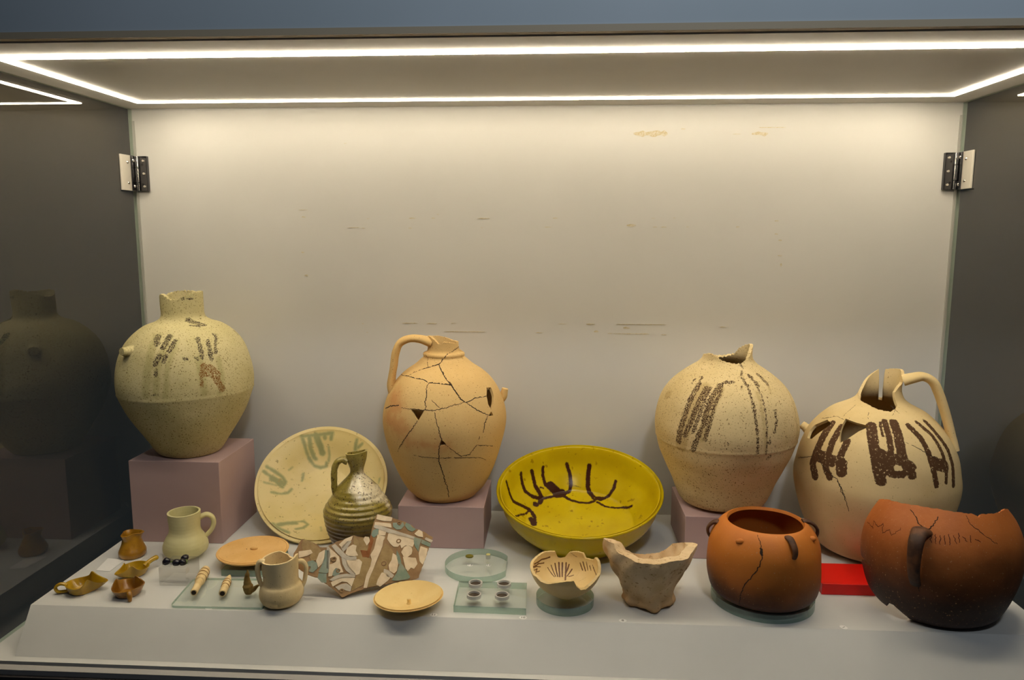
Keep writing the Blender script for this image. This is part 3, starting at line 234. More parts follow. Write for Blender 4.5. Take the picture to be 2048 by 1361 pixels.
class Pot:
    """Turned vessel wall: smooth profile, real wall thickness, broken rim heights, punched holes, decoration fields."""
    def __init__(s, prof, th=0.006, seg=300, rows=130, cut=None, arc=None, holes=(), disp=None, jag=0.0, front=0.72, floor=None):
        s.pr = catmull(prof, 700); s.pr[:, 0] = np.maximum(s.pr[:, 0], 1e-4)
        s.arc_len = np.concatenate([[0], np.cumsum(np.linalg.norm(np.diff(s.pr, axis=0), axis=1))])
        s.th = th; s.disp = disp
        if arc: TH = np.radians(np.linspace(arc[0], arc[1], seg)); closed = False
        else:
            nf = int(seg * front); TH = np.radians(np.concatenate([np.linspace(-115, 115, nf, endpoint=False), np.linspace(115, 245, seg - nf, endpoint=False)])); closed = True
        s.TH = TH; L = s.arc_len[-1]; zc = np.full(seg, s.pr[-1, 1])
        if cut:
            c = sorted([((t + 180) % 360 - 180, z) for t, z in cut]); ct = np.array([t for t, z in c]); cz = np.array([z for t, z in c])
            ct = np.concatenate([ct - 360, ct, ct + 360]); cz = np.concatenate([cz, cz, cz]); tt = (np.degrees(TH) + 180) % 360 - 180
            zc = np.interp(tt, ct, cz)
            if jag: zc = zc + jag * (np.sin(tt * .61 + 1) * .5 + np.sin(tt * 1.37) * .35 + RNG.randn(seg) * .35)
            zc = np.minimum(zc, s.pr[-1, 1])
        mono = np.maximum.accumulate(s.pr[:, 1] + np.arange(len(s.pr)) * 1e-9)
        sc = np.interp(zc, mono, s.arc_len) if cut else np.full(seg, L)
        t = np.linspace(0, 1, rows + 1); SS = t[:, None] * sc[None]
        Rr = np.interp(SS, s.arc_len, s.pr[:, 0]); Z = np.interp(SS, s.arc_len, s.pr[:, 1]); THg = np.broadcast_to(TH, SS.shape).copy()
        s.mono = mono
        nr, ns = SS.shape; ncol = ns if closed else ns - 1
        keep = np.ones((nr - 1, ncol), bool)
        zmin_cell = np.diff(SS, axis=0).mean()
        for poly in holes:
            q = np.array(poly, float); rm = np.interp(q[:, 1].mean(), mono, s.pr[:, 0]); Q = np.stack([np.radians(q[:, 0]) * rm, q[:, 1]], 1)
            X = THg * rm; X = np.where(X > np.pi * rm, X - 2 * np.pi * rm, X)
            inside, near, dist = poly_test(X, Z, Q)
            c = np.stack([X[:-1, :ncol], X[1:, :ncol]]).mean(0); cz2 = (Z[:-1, :ncol] + Z[1:, :ncol]) / 2
            dc = np.roll(X, -1, 1)[:-1, :ncol] - X[:-1, :ncol]; dc = np.where(np.abs(dc) > .1, 0, dc)
            ci, _, _ = poly_test(c + dc / 2, cz2, Q); keep &= ~ci
            rem = np.zeros((nr, ns), bool); kp = np.zeros((nr, ns), bool)
            for di in (0, 1):
                for dj in (0, 1):
                    for arr, src in ((rem, ci), (kp, ~ci)):
                        sl = np.zeros((nr, ns), bool); sl[di:nr - 1 + di, :ncol] = src
                        if dj: sl = np.roll(sl, 1, 1)
                        arr |= sl
            b = rem & kp & (dist < 0.004)
            X2 = np.where(b, near[..., 0], X); Z = np.where(b, near[..., 1], Z); THg = np.where(b, X2 / rm, THg)
            SSb = np.interp(Z, mono, s.arc_len); SS = np.where(b, SSb, SS); Rr = np.where(b, np.interp(Z, mono, s.pr[:, 0]), Rr)
        # profile normal
        dr = np.gradient(s.pr[:, 0], s.arc_len + np.arange(len(s.arc_len)) * 1e-9); dz = np.gradient(s.pr[:, 1], s.arc_len + np.arange(len(s.arc_len)) * 1e-9)
        kern = np.ones(25) / 25; dr = np.convolve(np.pad(dr, 12, 'edge'), kern, 'valid'); dz = np.convolve(np.pad(dz, 12, 'edge'), kern, 'valid')
        nl = np.hypot(dr, dz) + 1e-9; NR = np.interp(SS, s.arc_len, dz / nl); NZ = np.interp(SS, s.arc_len, -dr / nl)
        off = disp(THg, Z) if disp else 0 * Z
        Ro, Zo = Rr + off * NR, Z + off * NZ * 0.5
        thick = th if floor is None else np.where(NZ < -.7, floor, th)
        Ri, Zi = np.maximum(Ro - thick * NR, 1e-4), Zo - thick * NZ
        s.Po = np.stack([Ro * np.sin(THg), -Ro * np.cos(THg), Zo], -1); s.Pi = np.stack([Ri * np.sin(THg), -Ri * np.cos(THg), Zi], -1)
        s.SS, s.THg, s.keep, s.closed, s.nr, s.ns, s.ncol = SS, THg, keep, closed, nr, ns, ncol
        s.fields = {}
    def P(s, thd, z, lift=0.0):
        r = np.interp(z, s.mono, s.pr[:, 0]) + lift; t = np.radians(thd)
        if s.disp is not None: r = r + s.disp(np.array(t), np.array(z))
        return np.array([r * np.sin(t), -r * np.cos(t), z])
    def dense(s, pts, step=0.002):
        q = np.array(pts, float); out = []
        for a, b in zip(q[:-1], q[1:]):
            n = max(1, int(np.linalg.norm(s.P(*a) - s.P(*b)) / step))
            out += [a + (b - a) * k / n for k in range(n)]
        out.append(q[-1]); return np.array(out)
    def field(s, name, strokes, inner=False):
        pts = s.Pi if inner else s.Po; f = np.full(pts.shape[:2], -0.03); flat = pts.reshape(-1, 3)
        for st, hw in strokes:
            if inner:
                q = np.array(st, float); D3 = []
                for a, b in zip(q[:-1], q[1:]):
                    n = max(1, int(np.linalg.norm(a - b) / 0.0015)); D3 += [a + (b - a) * k / n for k in range(n)]
                D3.append(q[-1]); D3 = np.array(D3); rr = np.hypot(D3[:, 0], D3[:, 1]); tt = np.arctan2(D3[:, 0], -D3[:, 1])
                ro = np.interp(rr, s.arc_len, s.pr[:, 0]); zo = np.interp(rr, s.arc_len, s.pr[:, 1])
                i = np.searchsorted(s.arc_len, np.clip(rr, 0, s.arc_len[-1] - 1e-6)); i = np.clip(i, 1, len(s.pr) - 1)
                d = s.pr[i] - s.pr[i - 1]; d /= np.maximum(np.linalg.norm(d, axis=1)[:, None], 1e-9)
                ro = ro - s.th * d[:, 1]; zo = zo + s.th * d[:, 0]; D3 = np.stack([ro * np.sin(tt), -ro * np.cos(tt), zo], 1)
            else: D3 = np.array([s.P(*p) for p in s.dense(st)])
            lo, hi = D3.min(0) - .03 - hw, D3.max(0) + .03 + hw
            m = np.where(((flat > lo) & (flat < hi)).all(1))[0]
            if not len(m): continue
            dd = np.full(len(m), 1.0)
            for k in range(0, len(D3), 40): dd = np.minimum(dd, np.linalg.norm(flat[m][:, None] - D3[None, k:k + 40], axis=2).min(1))
            ff = f.reshape(-1); ff[m] = np.maximum(ff[m], hw - dd); f = ff.reshape(f.shape)
        s.fields.setdefault(name, [np.full(s.nr * s.ns, -.03), np.full(s.nr * s.ns, -.03)])[1 if inner else 0] = f.reshape(-1); return s
    def mesh(s, sharp=48):
        nr, ns, nc = s.nr, s.ns, s.ncol; N = nr * ns; idx = np.arange(N).reshape(nr, ns); nx = np.roll(idx, -1, 1)
        k = s.keep; a, b, c, d = idx[:-1, :nc][k], nx[:-1, :nc][k], nx[1:, :nc][k], idx[1:, :nc][k]
        Q = [np.stack([a, b, c, d], 1), np.stack([d, c, b, a], 1) + N]
        def wall(e0, e1): Q.append(np.stack([e0, e1, e1 + N, e0 + N], 1))
        tp = k[-1]; wall(nx[-1, :nc][tp][:], idx[-1, :nc][tp][:]) if False else Q.append(np.stack([idx[-1, :nc][tp], nx[-1, :nc][tp], nx[-1, :nc][tp] + N, idx[-1, :nc][tp] + N], 1))
        up = k[1:] != k[:-1]
        r, cc = np.where(up); wall(idx[r + 1, cc], nx[r + 1, cc])
        kr = np.roll(k, -1, 1) if s.closed else np.concatenate([k[:, 1:], np.zeros((nr - 1, 1), bool)], 1)
        r, cc = np.where(k != kr); wall(nx[r, cc], nx[r + 1, cc])
        if not s.closed: r = np.where(k[:, 0])[0]; wall(idx[r, 0], idx[r + 1, 0])
        F = np.concatenate(Q); V_ = np.concatenate([s.Po.reshape(-1, 3), s.Pi.reshape(-1, 3)])
        used = np.zeros(2 * N, bool); used[F.ravel()] = True; mp = np.cumsum(used) - 1; V2 = V_[used]; F2 = mp[F]
        me = bpy.data.meshes.new('m'); me.vertices.add(len(V2)); me.vertices.foreach_set('co', V2.astype(np.float32).ravel())
        me.loops.add(F2.size); me.loops.foreach_set('vertex_index', F2.astype(np.int32).ravel())
        me.polygons.add(len(F2)); me.polygons.foreach_set('loop_start', np.arange(0, F2.size, 4, dtype=np.int32))
        me.update(calc_edges=True); me.validate()
        me.polygons.foreach_set('use_smooth', [True] * len(me.polygons)); me.set_sharp_from_angle(angle=R(sharp))
        for nme, (fo, fi) in s.fields.items():
            at = me.attributes.new(nme, 'FLOAT', 'POINT'); vals = (np.concatenate([fo, fi])[used] + 0.05).astype(np.float32)
            if len(at.data) == len(vals): at.data.foreach_set('value', vals)
        return me
    def ribbon(s, pts, hw, jitter=0.0007, lift=0.00025):
        q = s.dense(pts, 0.0025); C = np.array([s.P(p[0], p[1], lift) for p in q])
        Nn = np.array([s.P(p[0], p[1], 0.01) for p in q]) - C; Nn[:, 2] += 0.25 * np.linalg.norm(Nn, axis=1)
        T = np.gradient(C, axis=0) if len(C) > 1 else np.array([[0, 0, 1.]]); B = np.cross(T, Nn); B /= np.maximum(np.linalg.norm(B, axis=1)[:, None], 1e-9)
        n = len(C); t = np.linspace(0, 1, n); w = hw * (0.55 + 0.45 * np.sin(np.pi * np.clip(t * 1.0, .08, .92))) * (1 + .45 * RNG.rand(n))
        C = C + B * (RNG.randn(n) * jitter)[:, None]; Nn /= np.linalg.norm(Nn, axis=1)[:, None]
        P = np.concatenate([C - B * w[:, None], C + B * w[:, None] ]); F = [(i, i + 1, n + i + 1, n + i) for i in range(n - 1)]
        return mesh_from(P, F, True)
def poly_test(X, Z, Q):
    inside = np.zeros(X.shape, bool); best = np.full(X.shape, 1e9); near = np.zeros(X.shape + (2,)); n = len(Q)
    for i in range(n):
        a, b = Q[i], Q[(i + 1) % n]
        c = (a[1] > Z) != (b[1] > Z); xs = (b[0] - a[0]) * (Z - a[1]) / (b[1] - a[1] + 1e-12) + a[0]; inside ^= c & (X < xs)
        ab = b - a; t = np.clip(((X - a[0]) * ab[0] + (Z - a[1]) * ab[1]) / (ab @ ab + 1e-12), 0, 1); px, pz = a[0] + t * ab[0], a[1] + t * ab[1]
        d = np.hypot(X - px, Z - pz); m = d < best; best = np.where(m, d, best); near[..., 0] = np.where(m, px, near[..., 0]); near[..., 1] = np.where(m, pz, near[..., 1])
    return inside, near, best
def wobble(amp, ph=0.0, rings=0.0, ring_k=500):
    def f(th, z):
        o = amp * (np.sin(2 * th + ph + 9 * z) * .5 + np.sin(3 * th - ph * 2 + 31 * z) * .3 + np.sin(5 * th + 57 * z + ph) * .2)
        if rings: o = o + rings * np.sin(z * ring_k + np.sin(th * 2 + ph) * .5)
        return o
    return f
def outward(thd, n=1.0): return (math.sin(R(thd)) * n, -math.cos(R(thd)) * n, 0)

# ------------------------------------------------------------------ shared materials
M = {}
M['wall'] = surface('panel_paint', (.60, .59, .565), (.575, .565, .54), 3, rough=.55, bump=.03, bump_scale=300, spec=.3)
M['ceil'] = surface('ceiling_paint', (.62, .60, .56), (.58, .56, .52), 4, rough=.5, bump=.02, spec=.3)
M['platform'] = surface('platform_paint', (.70, .70, .68), (.66, .66, .64), 5, rough=.6, bump=.03, bump_scale=400, spec=.25)
M['plinth'] = surface('mauve_paint', (.50, .355, .34), (.47, .33, .315), 5, rough=.6, bump=.03, bump_scale=400, spec=.25)
M['fascia'] = surface('fascia_paint', (.44, .51, .58), (.41, .48, .54), 2, rough=.5, bump=.02)
M['frame'] = surface('frame_grey', (.42, .41, .40), rough=.45, bump=0.0)
M['frame_dark'] = surface('frame_dark', (.05, .045, .045), rough=.5, bump=0.0)
M['bronze'] = surface('bronze_strip', (.42, .35, .25), rough=.45, metallic=.0, bump=0.0)
M['chrome'] = surface('chrome', (.75, .73, .70), rough=.12, metallic=1.0, bump=0.0)
M['satin'] = surface('satin_steel', (.72, .68, .60), rough=.4, metallic=.35, bump=0.0)
M['dark_chrome'] = surface('dark_chrome', (.10, .10, .11), rough=.15, metallic=1.0, bump=0.0)
M['seal'] = surface('grey_seal', (.36, .36, .33), rough=.3, bump=0.0, spec=.6)
M['pane'] = clear_glass('pane_glass', (.86, .92, .88), refl=1.3, haze=.022, haze_col=(.50, .38, .19))
M['front'], _nt, _out = new_mat('front_glass'); _t = nd(_nt, 'ShaderNodeBsdfTransparent', Color=(.985, .985, .985, 1)); _nt.links.new(_t.outputs[0], _out.inputs[0])
M['glass'] = clear_glass('stand_glass', (.965, .985, .97), refl=.8, haze=.05, haze_col=(.7, .75, .68))
M['glass_edge'] = clear_glass('stand_glass_edge', (.66, .82, .74), refl=.8, haze=.42, haze_col=(.38, .48, .41))
M['acrylic'] = clear_glass('acrylic', (.95, .95, .95), refl=1.0, haze=.06, haze_col=(.7, .7, .66))
M['acrylic_edge'] = clear_glass('acrylic_edge', (.90, .90, .89), refl=1.1, haze=.10, haze_col=(.62, .60, .58))
M['led'] = emitter('led_light', LED_COLOR, LED_STRENGTH); M['led_front'] = emitter('led_light_front', LED_COLOR, LED_STRENGTH * 1.45); M['led_back'] = emitter('led_light_back', LED_COLOR, LED_STRENGTH * .70)
M['crack'] = surface('crack_dark', (.035, .02, .012), rough=.9, bump=0.0)
M['paper'] = surface('paper_white', (.93, .92, .90), rough=.7, bump=0.0)
M['ink'] = surface('ink', (.05, .045, .04), rough=.7, bump=0.0)

# ------------------------------------------------------------------ setting: the showcase
def struct(name, me, mat, parent=None): return tag(link(name, me, mat, parent), kind='structure')
wall = struct('wall_back', box_mesh(-XP - .01, XP + .01, D, D + .018, 0, H + .01), M['wall'])
struct('ceiling', box_mesh(-XP - .01, XP + .01, -.004, D + .018, H, H + .02), M['ceil'])
struct('floor', box_mesh(-XP - .01, XP + .01, -.002, D + .018, -.02, 0), M['platform'])
pl = struct('wall_left', box_mesh(-XP - .008, -XP, .002, D - .001, 0.0005, H - .0005), M['pane'])
pr_ = struct('wall_right', box_mesh(XP, XP + .008, .002, D - .001, 0.0005, H - .0005), M['pane'])
struct('window_1', box_mesh(-XP - .3, XP + .3, -.0075, -.0005, -.0015, H + .004), M['front'])
struct('trim_1', box_mesh(-XP + .0005, -XP + .0050, D - .005, D - .0003, .0008, H - .028), M['seal'])
struct('trim_2', box_mesh(XP - .0050, XP - .0005, D - .005, D - .0003, .0008, H - .028), M['seal'])
struct('trim_3', box_mesh(-1.6, 1.6, -.0225, -.0085, 1.0380, 1.048), M['bronze'])
struct('wall_front', box_mesh(-1.6, 1.6, -.020, -.0085, 1.0485, 1.55), M['fascia'])
struct('trim_4', box_mesh(-1.6, 1.6, -.024, -.0085, -.012, -.0025), M['frame'])
struct('wall_base', box_mesh(-1.6, 1.6, -.030, -.0085, -.6, -.0125), M['frame_dark'])

# glue left by old labels on the back panel
M['glue'] = surface('old_glue', (.50, .42, .25), (.60, .55, .44), 200, rough=.45, bump=.3, bump_scale=900)
for (x, z, w, h) in V['residue']:
    n = max(4, int(w / .006)); t = np.linspace(-1, 1, n); up = h / 2 * (.35 + .65 * RNG.rand(n)); dn = -h / 2 * (.35 + .65 * RNG.rand(n)); up[[0, -1]] *= .3; dn[[0, -1]] *= .3
    poly = [(t[i] * w / 2, dn[i]) for i in range(n)] + [(t[i] * w / 2, up[i]) for i in range(n - 1, -1, -1)]
    me = prism_mesh(poly, 0, .0005 + .0005 * RNG.rand()); me.transform(Matrix.Rotation(R(90), 4, 'X')); o = link('glue_residue', me, M['glue'], wall, loc=(x, D - .0001, z))

# LED strips set in the ceiling
XL, YB, YF = .8863, .52, .0865
for nm, b, lab in (('led_strip', (-XL - .006, XL + .006, YF - .0065, YF + .0065), 'long white LED light strip along the front edge of the case ceiling'),
                   ('led_strip', (-XL - .006, XL + .006, YB - .005, YB + .005), 'long white LED light strip along the back of the case ceiling'),
                   ('led_strip', (-XL - .006, -XL + .006, YF + .0075, YB - .006), 'short white LED light strip on the left side of the case ceiling'),
                   ('led_strip', (XL - .006, XL + .006, YF + .0075, YB - .006), 'short white LED light strip on the right side of the case ceiling')):
    tag(link(nm, box_mesh(b[0], b[1], b[2], b[3], H - .0025, H - .0002), M['led_front' if 'front edge' in lab else 'led_back' if 'the back' in lab else 'led']), lab, 'light strip', 'LED strips in the ceiling of the case')

# display platform with sloping front
bm = bmesh.new(); yt, yb0, x0t, x1t, x0b, x1b = .084, .012, -.9153, .9185, -.8990, .9060
pts = [(x0b, yb0, 0.0003), (x1b, yb0, 0.0003), (x1t, yt, HP), (x0t, yt, HP), (x0b, D - .0008, .0003), (x1b, D - .0008, .0003), (x1t, D - .0008, HP), (x0t, D - .0008, HP)]
vs = [bm.verts.new(p) for p in pts]
for f in ((0, 1, 2, 3), (3, 2, 6, 7), (7, 6, 5, 4), (4, 5, 1, 0), (0, 3, 7, 4), (1, 5, 6, 2)): bm.faces.new([vs[i] for i in f])
tag(link('display_platform', from_bm(bm), M['platform']), 'long pale grey display platform with a sloped front carrying all the pots', 'platform')

# hinges of the back door
for sx, lab in ((-1, 'chrome hinge with screws at the upper left corner of the back panel'), (1, 'chrome hinge with screws at the upper right corner of the back panel')):
    zc = .885; r = empty('door_hinge', (sx * (XP - .004), D - .008, zc)); tag(r, lab, 'hinge', 'hinges of the back door')
    dl_ = link('door_leaf', box_mesh(min(-sx * .030, -sx * .006), max(-sx * .030, -sx * .006), -.003, .0072, -.041, .041, .001), M['dark_chrome'], r)
    pl_ = link('pane_leaf', box_mesh(min(-sx * .001, sx * .0035), max(-sx * .001, sx * .0035), -.060, -.004, -.041, .041, .0008), M['satin'], r)
    cp_ = link('clamp_plate', box_mesh(min(-sx * .0035, -sx * .0012), max(-sx * .0035, -sx * .0012), -.022, -.004, -.041, .041, .0006), M['dark_chrome'], r)
    for z0, z1 in ((-.040, -.022), (-.020, .012), (.014, .040)):
        bm = bmesh.new(); bmesh.ops.create_cone(bm, cap_ends=True, segments=16, radius1=.0042, radius2=.0042, depth=z1 - z0); me = from_bm(bm, True, 40)
        link('knuckle', me, M['chrome'], r, loc=(-sx * .0065, -.0045, (z0 + z1) / 2))
    def screw(loc, axis, par):
        bm = bmesh.new(); bmesh.ops.create_cone(bm, cap_ends=True, segments=14, radius1=.0036, radius2=.0026, depth=.0018)
        ring = bmesh.ops.create_cone(bm, cap_ends=True, segments=6, radius1=.0013, radius2=.0013, depth=.0026)
        link('screw', from_bm(bm, True, 40), M['chrome'], par, loc=loc, rot=axis)
    for z in (-.030, .0, .030): screw((-sx * .022, -.0038, z), (R(90), 0, 0), dl_)
    for z in (-.030, .030): screw((-sx * .0042, -.013, z), (0, -sx * R(90), 0), cp_)
    for z in (-.024, .024): screw((-sx * .0016, -.034, z), (0, -sx * R(90), 0), pl_)

# plinth blocks
for k, lab in (('plinth1', 'tall mauve plinth block under the globular jar, leftmost of the three blocks'), ('plinth2', 'low mauve plinth block under the cracked orange jar'), ('plinth3', 'low mauve plinth block under the speckled jar with the broken mouth')):
    b = V[k]; tag(link('plinth_block', box_mesh(b['x0'], b['x1'], b['y0'], b['y1'], HP + .0003, b['z1'], .0012), M['plinth']), lab, 'plinth', 'mauve plinth blocks')

# ------------------------------------------------------------------ large jars on the back row
def pot_thing(name, v, label, cat, group=None, lift=.0006):
    r = empty(name, (v['loc'][0], v['loc'][1], v['loc'][2] + lift)); tag(r, label, cat, group); return r
def cracks(pot, v, root, key='cracks', mat='crack', name='crack'):
    for pts, hw in v.get(key, []): link(name, pot.ribbon(pts, max(hw, .0005)), M[mat], root)
def lump_mesh(size, seed=0, sub=3, amp=.12):
    bm = bmesh.new(); bmesh.ops.create_icosphere(bm, subdivisions=sub, radius=1.0); rs = np.random.RandomState(seed); k = rs.randn(6, 3) * 2; ph = rs.rand(6) * 6
    for v in bm.verts:
        p = np.array(v.co); d = 1 + amp * sum(math.sin(float(k[i] @ p) + ph[i]) for i in range(6)) / 3
        v.co = Vector((p[0] * d * size[0], p[1] * d * size[1], p[2] * d * size[2]))
    return from_bm(bm, True)

def ridged(f, zc, a=.0013, w=.0022): return lambda th, z: f(th, z) + a * np.exp(-((z - zc - .0015 * np.sin(2 * th)) / w) ** 2)
v = V['jar1']
m = surface('jar_green_cream', srgb(204, 192, 146), srgb(190, 178, 128), 7, rough=.85, speck=srgb(120, 104, 58), speck_scale=330, speck_cut=.59, bump=.5, bump_scale=70, spec=.15,
            paint=srgb(52, 38, 34), paint_wear=.48, paint_noise=.006, wear_scale=520, paint2=srgb(128, 84, 34), stain=srgb(150, 140, 84), stain_fac=.45, stain_soft=.005)
p = Pot(v['prof'], .007, 320, 150, cut=v['cut'], jag=.0018, disp=ridged(wobble(.0022, .4), .146)); p.field('paint', v['paint']).field('paint2', v['paint2']).field('stain', v['stain'])
r = pot_thing('storage_jar', v, 'greenish cream globular jar with broken neck on the tall mauve plinth', 'jar', 'large jars on the back row')
link('body', p.mesh(), m, r)
c = p.P(v['stump'][0], v['stump'][1]); o_ = outward(v['stump'][0]); c2 = c + np.array(o_) * .016
me = sweep_mesh([c - np.array(o_) * .008, c + np.array(o_) * .004, c2 + np.array([0, 0, .001])], .013, .010, side=(0, 0, 1), n=14, seg=16, taper=[(0, 1.35), (.5, 1.0), (1, .85)], noise_amp=.03); link('handle_stump', me, m, r)

v = V['jar2']
m = surface('jar_orange', srgb(220, 186, 126), srgb(213, 175, 112), 6, rough=.8, speck=srgb(140, 96, 50), speck_scale=330, speck_cut=.64, bump=.3, bump_scale=90, spec=.2, stain=srgb(196, 122, 66), stain_fac=.55, stain_soft=.022)
p = Pot(v['prof'], .006, 320, 170, cut=v['cut'], jag=.0006, holes=v['holes'], disp=wobble(.0014, 2.1)); p.field('stain', v['stain'])
r = pot_thing('cracked_jar', v, 'orange clay jar with one handle, dark mended cracks and small holes', 'jar', 'large jars on the back row')
link('body', p.mesh(), m, r); cracks(p, v, r)
link('handle', sweep_mesh(v['handle'], .0085, .015, side=(0, 1, 0), n=60, seg=18, taper=[(0, 1.25), (.2, 1.0), (.8, .95), (1, 1.3)], noise_amp=.015), m, r)
c = p.P(v['lug'][0], v['lug'][1] - .004); o_ = np.array(outward(v['lug'][0])); link('handle_stump', sweep_mesh([c - o_ * .01 + np.array([0, 0, -.03]), c + o_ * .004 + np.array([0, 0, -.008]), c + o_ * .009 + np.array([0, 0, .012])], .009, .011, side=(o_[1], -o_[0], 0), n=20, seg=14, taper=[(0, .6), (.6, 1.0), (1, .8)]), m, r)

v = V['jar3']
m = surface('jar_speckled', srgb(222, 200, 152), srgb(208, 184, 132), 6, rough=.88, speck=srgb(122, 92, 58), speck_scale=330, speck_cut=.60, bump=.55, bump_scale=80, spec=.12,
            paint=srgb(72, 48, 34), paint_wear=.47, paint_noise=.006, wear_scale=480, stain=srgb(168, 138, 84), stain_fac=.5, stain_soft=.004)
p = Pot(v['prof'], .007, 320, 150, cut=v['cut'], jag=.0012, disp=ridged(wobble(.0022, 4.0), .151)); p.field('paint', v['paint']).field('stain', v['stain'])
r = pot_thing('speckled_jar', v, 'speckled cream jar with worn brown brush strokes and a broken open mouth', 'jar', 'large jars on the back row')
link('body', p.mesh(), m, r)

v = V['jug4']
m = surface('jug_cream', srgb(226, 202, 152), srgb(214, 188, 134), 6, rough=.8, speck=srgb(150, 118, 80), speck_scale=300, speck_cut=.66, bump=.25, bump_scale=90, spec=.2,
            paint=srgb(84, 58, 36), paint_noise=.0034, paint_wear=.37, wear_scale=200, low=srgb(206, 160, 116), low_z=(.01, .10))
p = Pot(v['prof'], .006, 340, 180, cut=v['cut'], jag=.0005, holes=v['holes'], disp=wobble(.0018, 1.0)); p.field('paint', v['paint'])
r = pot_thing('painted_jug', v, 'cream jug with bold dark brown strokes, a broken neck and one tall handle', 'jug', 'large jars on the back row')
link('body', p.mesh(), m, r); cracks(p, v, r)
link('handle', sweep_mesh(v['handle'], .0095, .016, side=(0, 1, 0), n=60, seg=18, taper=[(0, 1.2), (.2, .95), (.85, .85), (1, 1.1)]), m, r)
c = p.P(v['stub'][0], v['stub'][1]); o_ = np.array(outward(v['stub'][0])); link('handle_stump', sweep_mesh([c - o_ * .012 + np.array([0, 0, -.012]), c + o_ * .004, c + o_ * .012 + np.array([0, 0, .006])], .010, .012, side=(o_[1], -o_[0], 0), n=16, seg=14, taper=[(0, 1.3), (1, .8)], noise_amp=.04), m, r)

# ------------------------------------------------------------------ leaning plate, bottle, yellow bowl
v = V['plate']; Rp = v['R']; zo = .053
rot = Euler((v['ax'], v['ay'], 0), 'XYZ'); c = Vector(v['c']) - rot.to_matrix() @ Vector((0, 0, zo))
m = surface('plate_cream', srgb(226, 206, 148), srgb(218, 196, 130), 8, rough=.42, speck=srgb(170, 150, 96), speck_scale=120, speck_cut=.64, bump=.12, bump_scale=60, spec=.4,
            stain=srgb(112, 128, 84), stain_soft=.0035, stain_fac=.72)
p = Pot([(0, 0), (.38 * Rp, 0), (.44 * Rp, .002), (.62 * Rp, .014), (.80 * Rp, .031), (.965 * Rp, .044), (Rp, .049), (Rp * .995, zo)], .010, 300, 130, front=.62, disp=wobble(.0012, .3)); p.field('stain', v['paint'], inner=True)
o = link('leaning_plate', p.mesh(), m, None, loc=c, rot=rot); tag(o, 'large cream plate with green streaks leaning against the back panel behind the bottle', 'plate')

v = V['bottle']
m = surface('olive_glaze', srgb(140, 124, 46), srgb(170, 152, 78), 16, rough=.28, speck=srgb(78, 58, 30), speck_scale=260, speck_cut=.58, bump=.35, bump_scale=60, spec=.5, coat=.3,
            stain=srgb(240, 226, 190), stain_fac=.95, stain_soft=.008, low=srgb(86, 64, 38), low_z=(.05, .115))  # stain: pale worn crust on the shoulder, painted brighter to include its highlight
def ridges(th, z): return np.where(z < .152, .0010 * np.sin(z * 640 + .5 * np.sin(th)) * (1 + .5 * np.sin(z * 130)) * np.clip((.155 - z) / .02, 0, 1), 0) + .0006 * np.sin(2 * th)
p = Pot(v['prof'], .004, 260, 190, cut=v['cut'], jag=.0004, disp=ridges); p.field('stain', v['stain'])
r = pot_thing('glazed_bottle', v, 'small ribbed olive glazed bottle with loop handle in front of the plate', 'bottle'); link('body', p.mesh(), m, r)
link('handle', sweep_mesh(v['handle'], .0065, .009, side=(0, 1, 0), n=50, seg=14, taper=[(0, 1.3), (.15, 1.05), (1, .95)], noise_amp=.03), m, r)

v = V['bowl']; rb, Rb, hb = v['rb'], v['R'], v['h']
m = surface('yellow_glaze', srgb(206, 182, 16), srgb(194, 168, 12), 10, rough=.19, speck=srgb(160, 134, 10), speck_scale=60, speck_cut=.64, bump=.10, bump_scale=45, spec=.2, paint=srgb(62, 34, 22), paint_noise=.0028, paint_soft=.0012, paint_wear=.28, wear_scale=90)
p = Pot([(0, 0), (rb * .92, 0), (rb, .004), (rb * 1.06, .012), (rb + (Rb - rb) * .70, hb * .50), (Rb * .968, hb * .85), (Rb * .985, hb * .93), (Rb, hb * .955), (Rb * .998, hb * .99), (Rb * .985, hb)], .008, 320, 140, front=.64, disp=wobble(.0010, 1.7)); p.field('paint', v['paint'], inner=True)
o = link('yellow_bowl', p.mesh(60), m, None, loc=v['c'], rot=(v['ax'], v['ay'], 0)); tag(o, 'large shiny yellow glazed bowl with brown looping lines tilted towards the front', 'bowl')

# ------------------------------------------------------------------ glass stands
def disc_poly(r, n=72, chord=None):
    P = [(r * math.cos(2 * math.pi * i / n), r * math.sin(2 * math.pi * i / n)) for i in range(n)]
    if chord: P = [(min(x, chord), y) for x, y in P]
    return P
def glass_stand(name, poly, t, loc, label, cat='glass stand', group='clear glass stands'):
    o = link(name, prism_mesh(poly, 0, t, .0006, 1), [M['glass'], M['glass_edge']], None, loc=loc); return tag(o, label, cat, group)
d = V['disc1']; glass_stand('glass_disc', disc_poly(d['r']), d['t'], (d['loc'][0], d['loc'][1], HP + .0003), 'round glass disc under the orange brown cooking pot')
d = V['disc3']; glass_stand('glass_disc', disc_poly(d['r']), d['t'], (d['loc'][0], d['loc'][1], HP + .0003), 'round glass disc under the broken painted bowl')
d = V['disc2']; glass_stand('glass_disc', disc_poly(d['r'], chord=.0595), .014, (d['loc'][0], d['loc'][1], HP + .0003), 'glass disc with a straight cut side holding two tiny beads')
q = V['plate10']; glass_stand('glass_plate', [q[3], q[2], q[1], q[0]], .0135, (0, 0, HP + .0003), 'thick rectangular glass slab holding four small coins')
q = V['boneplate']
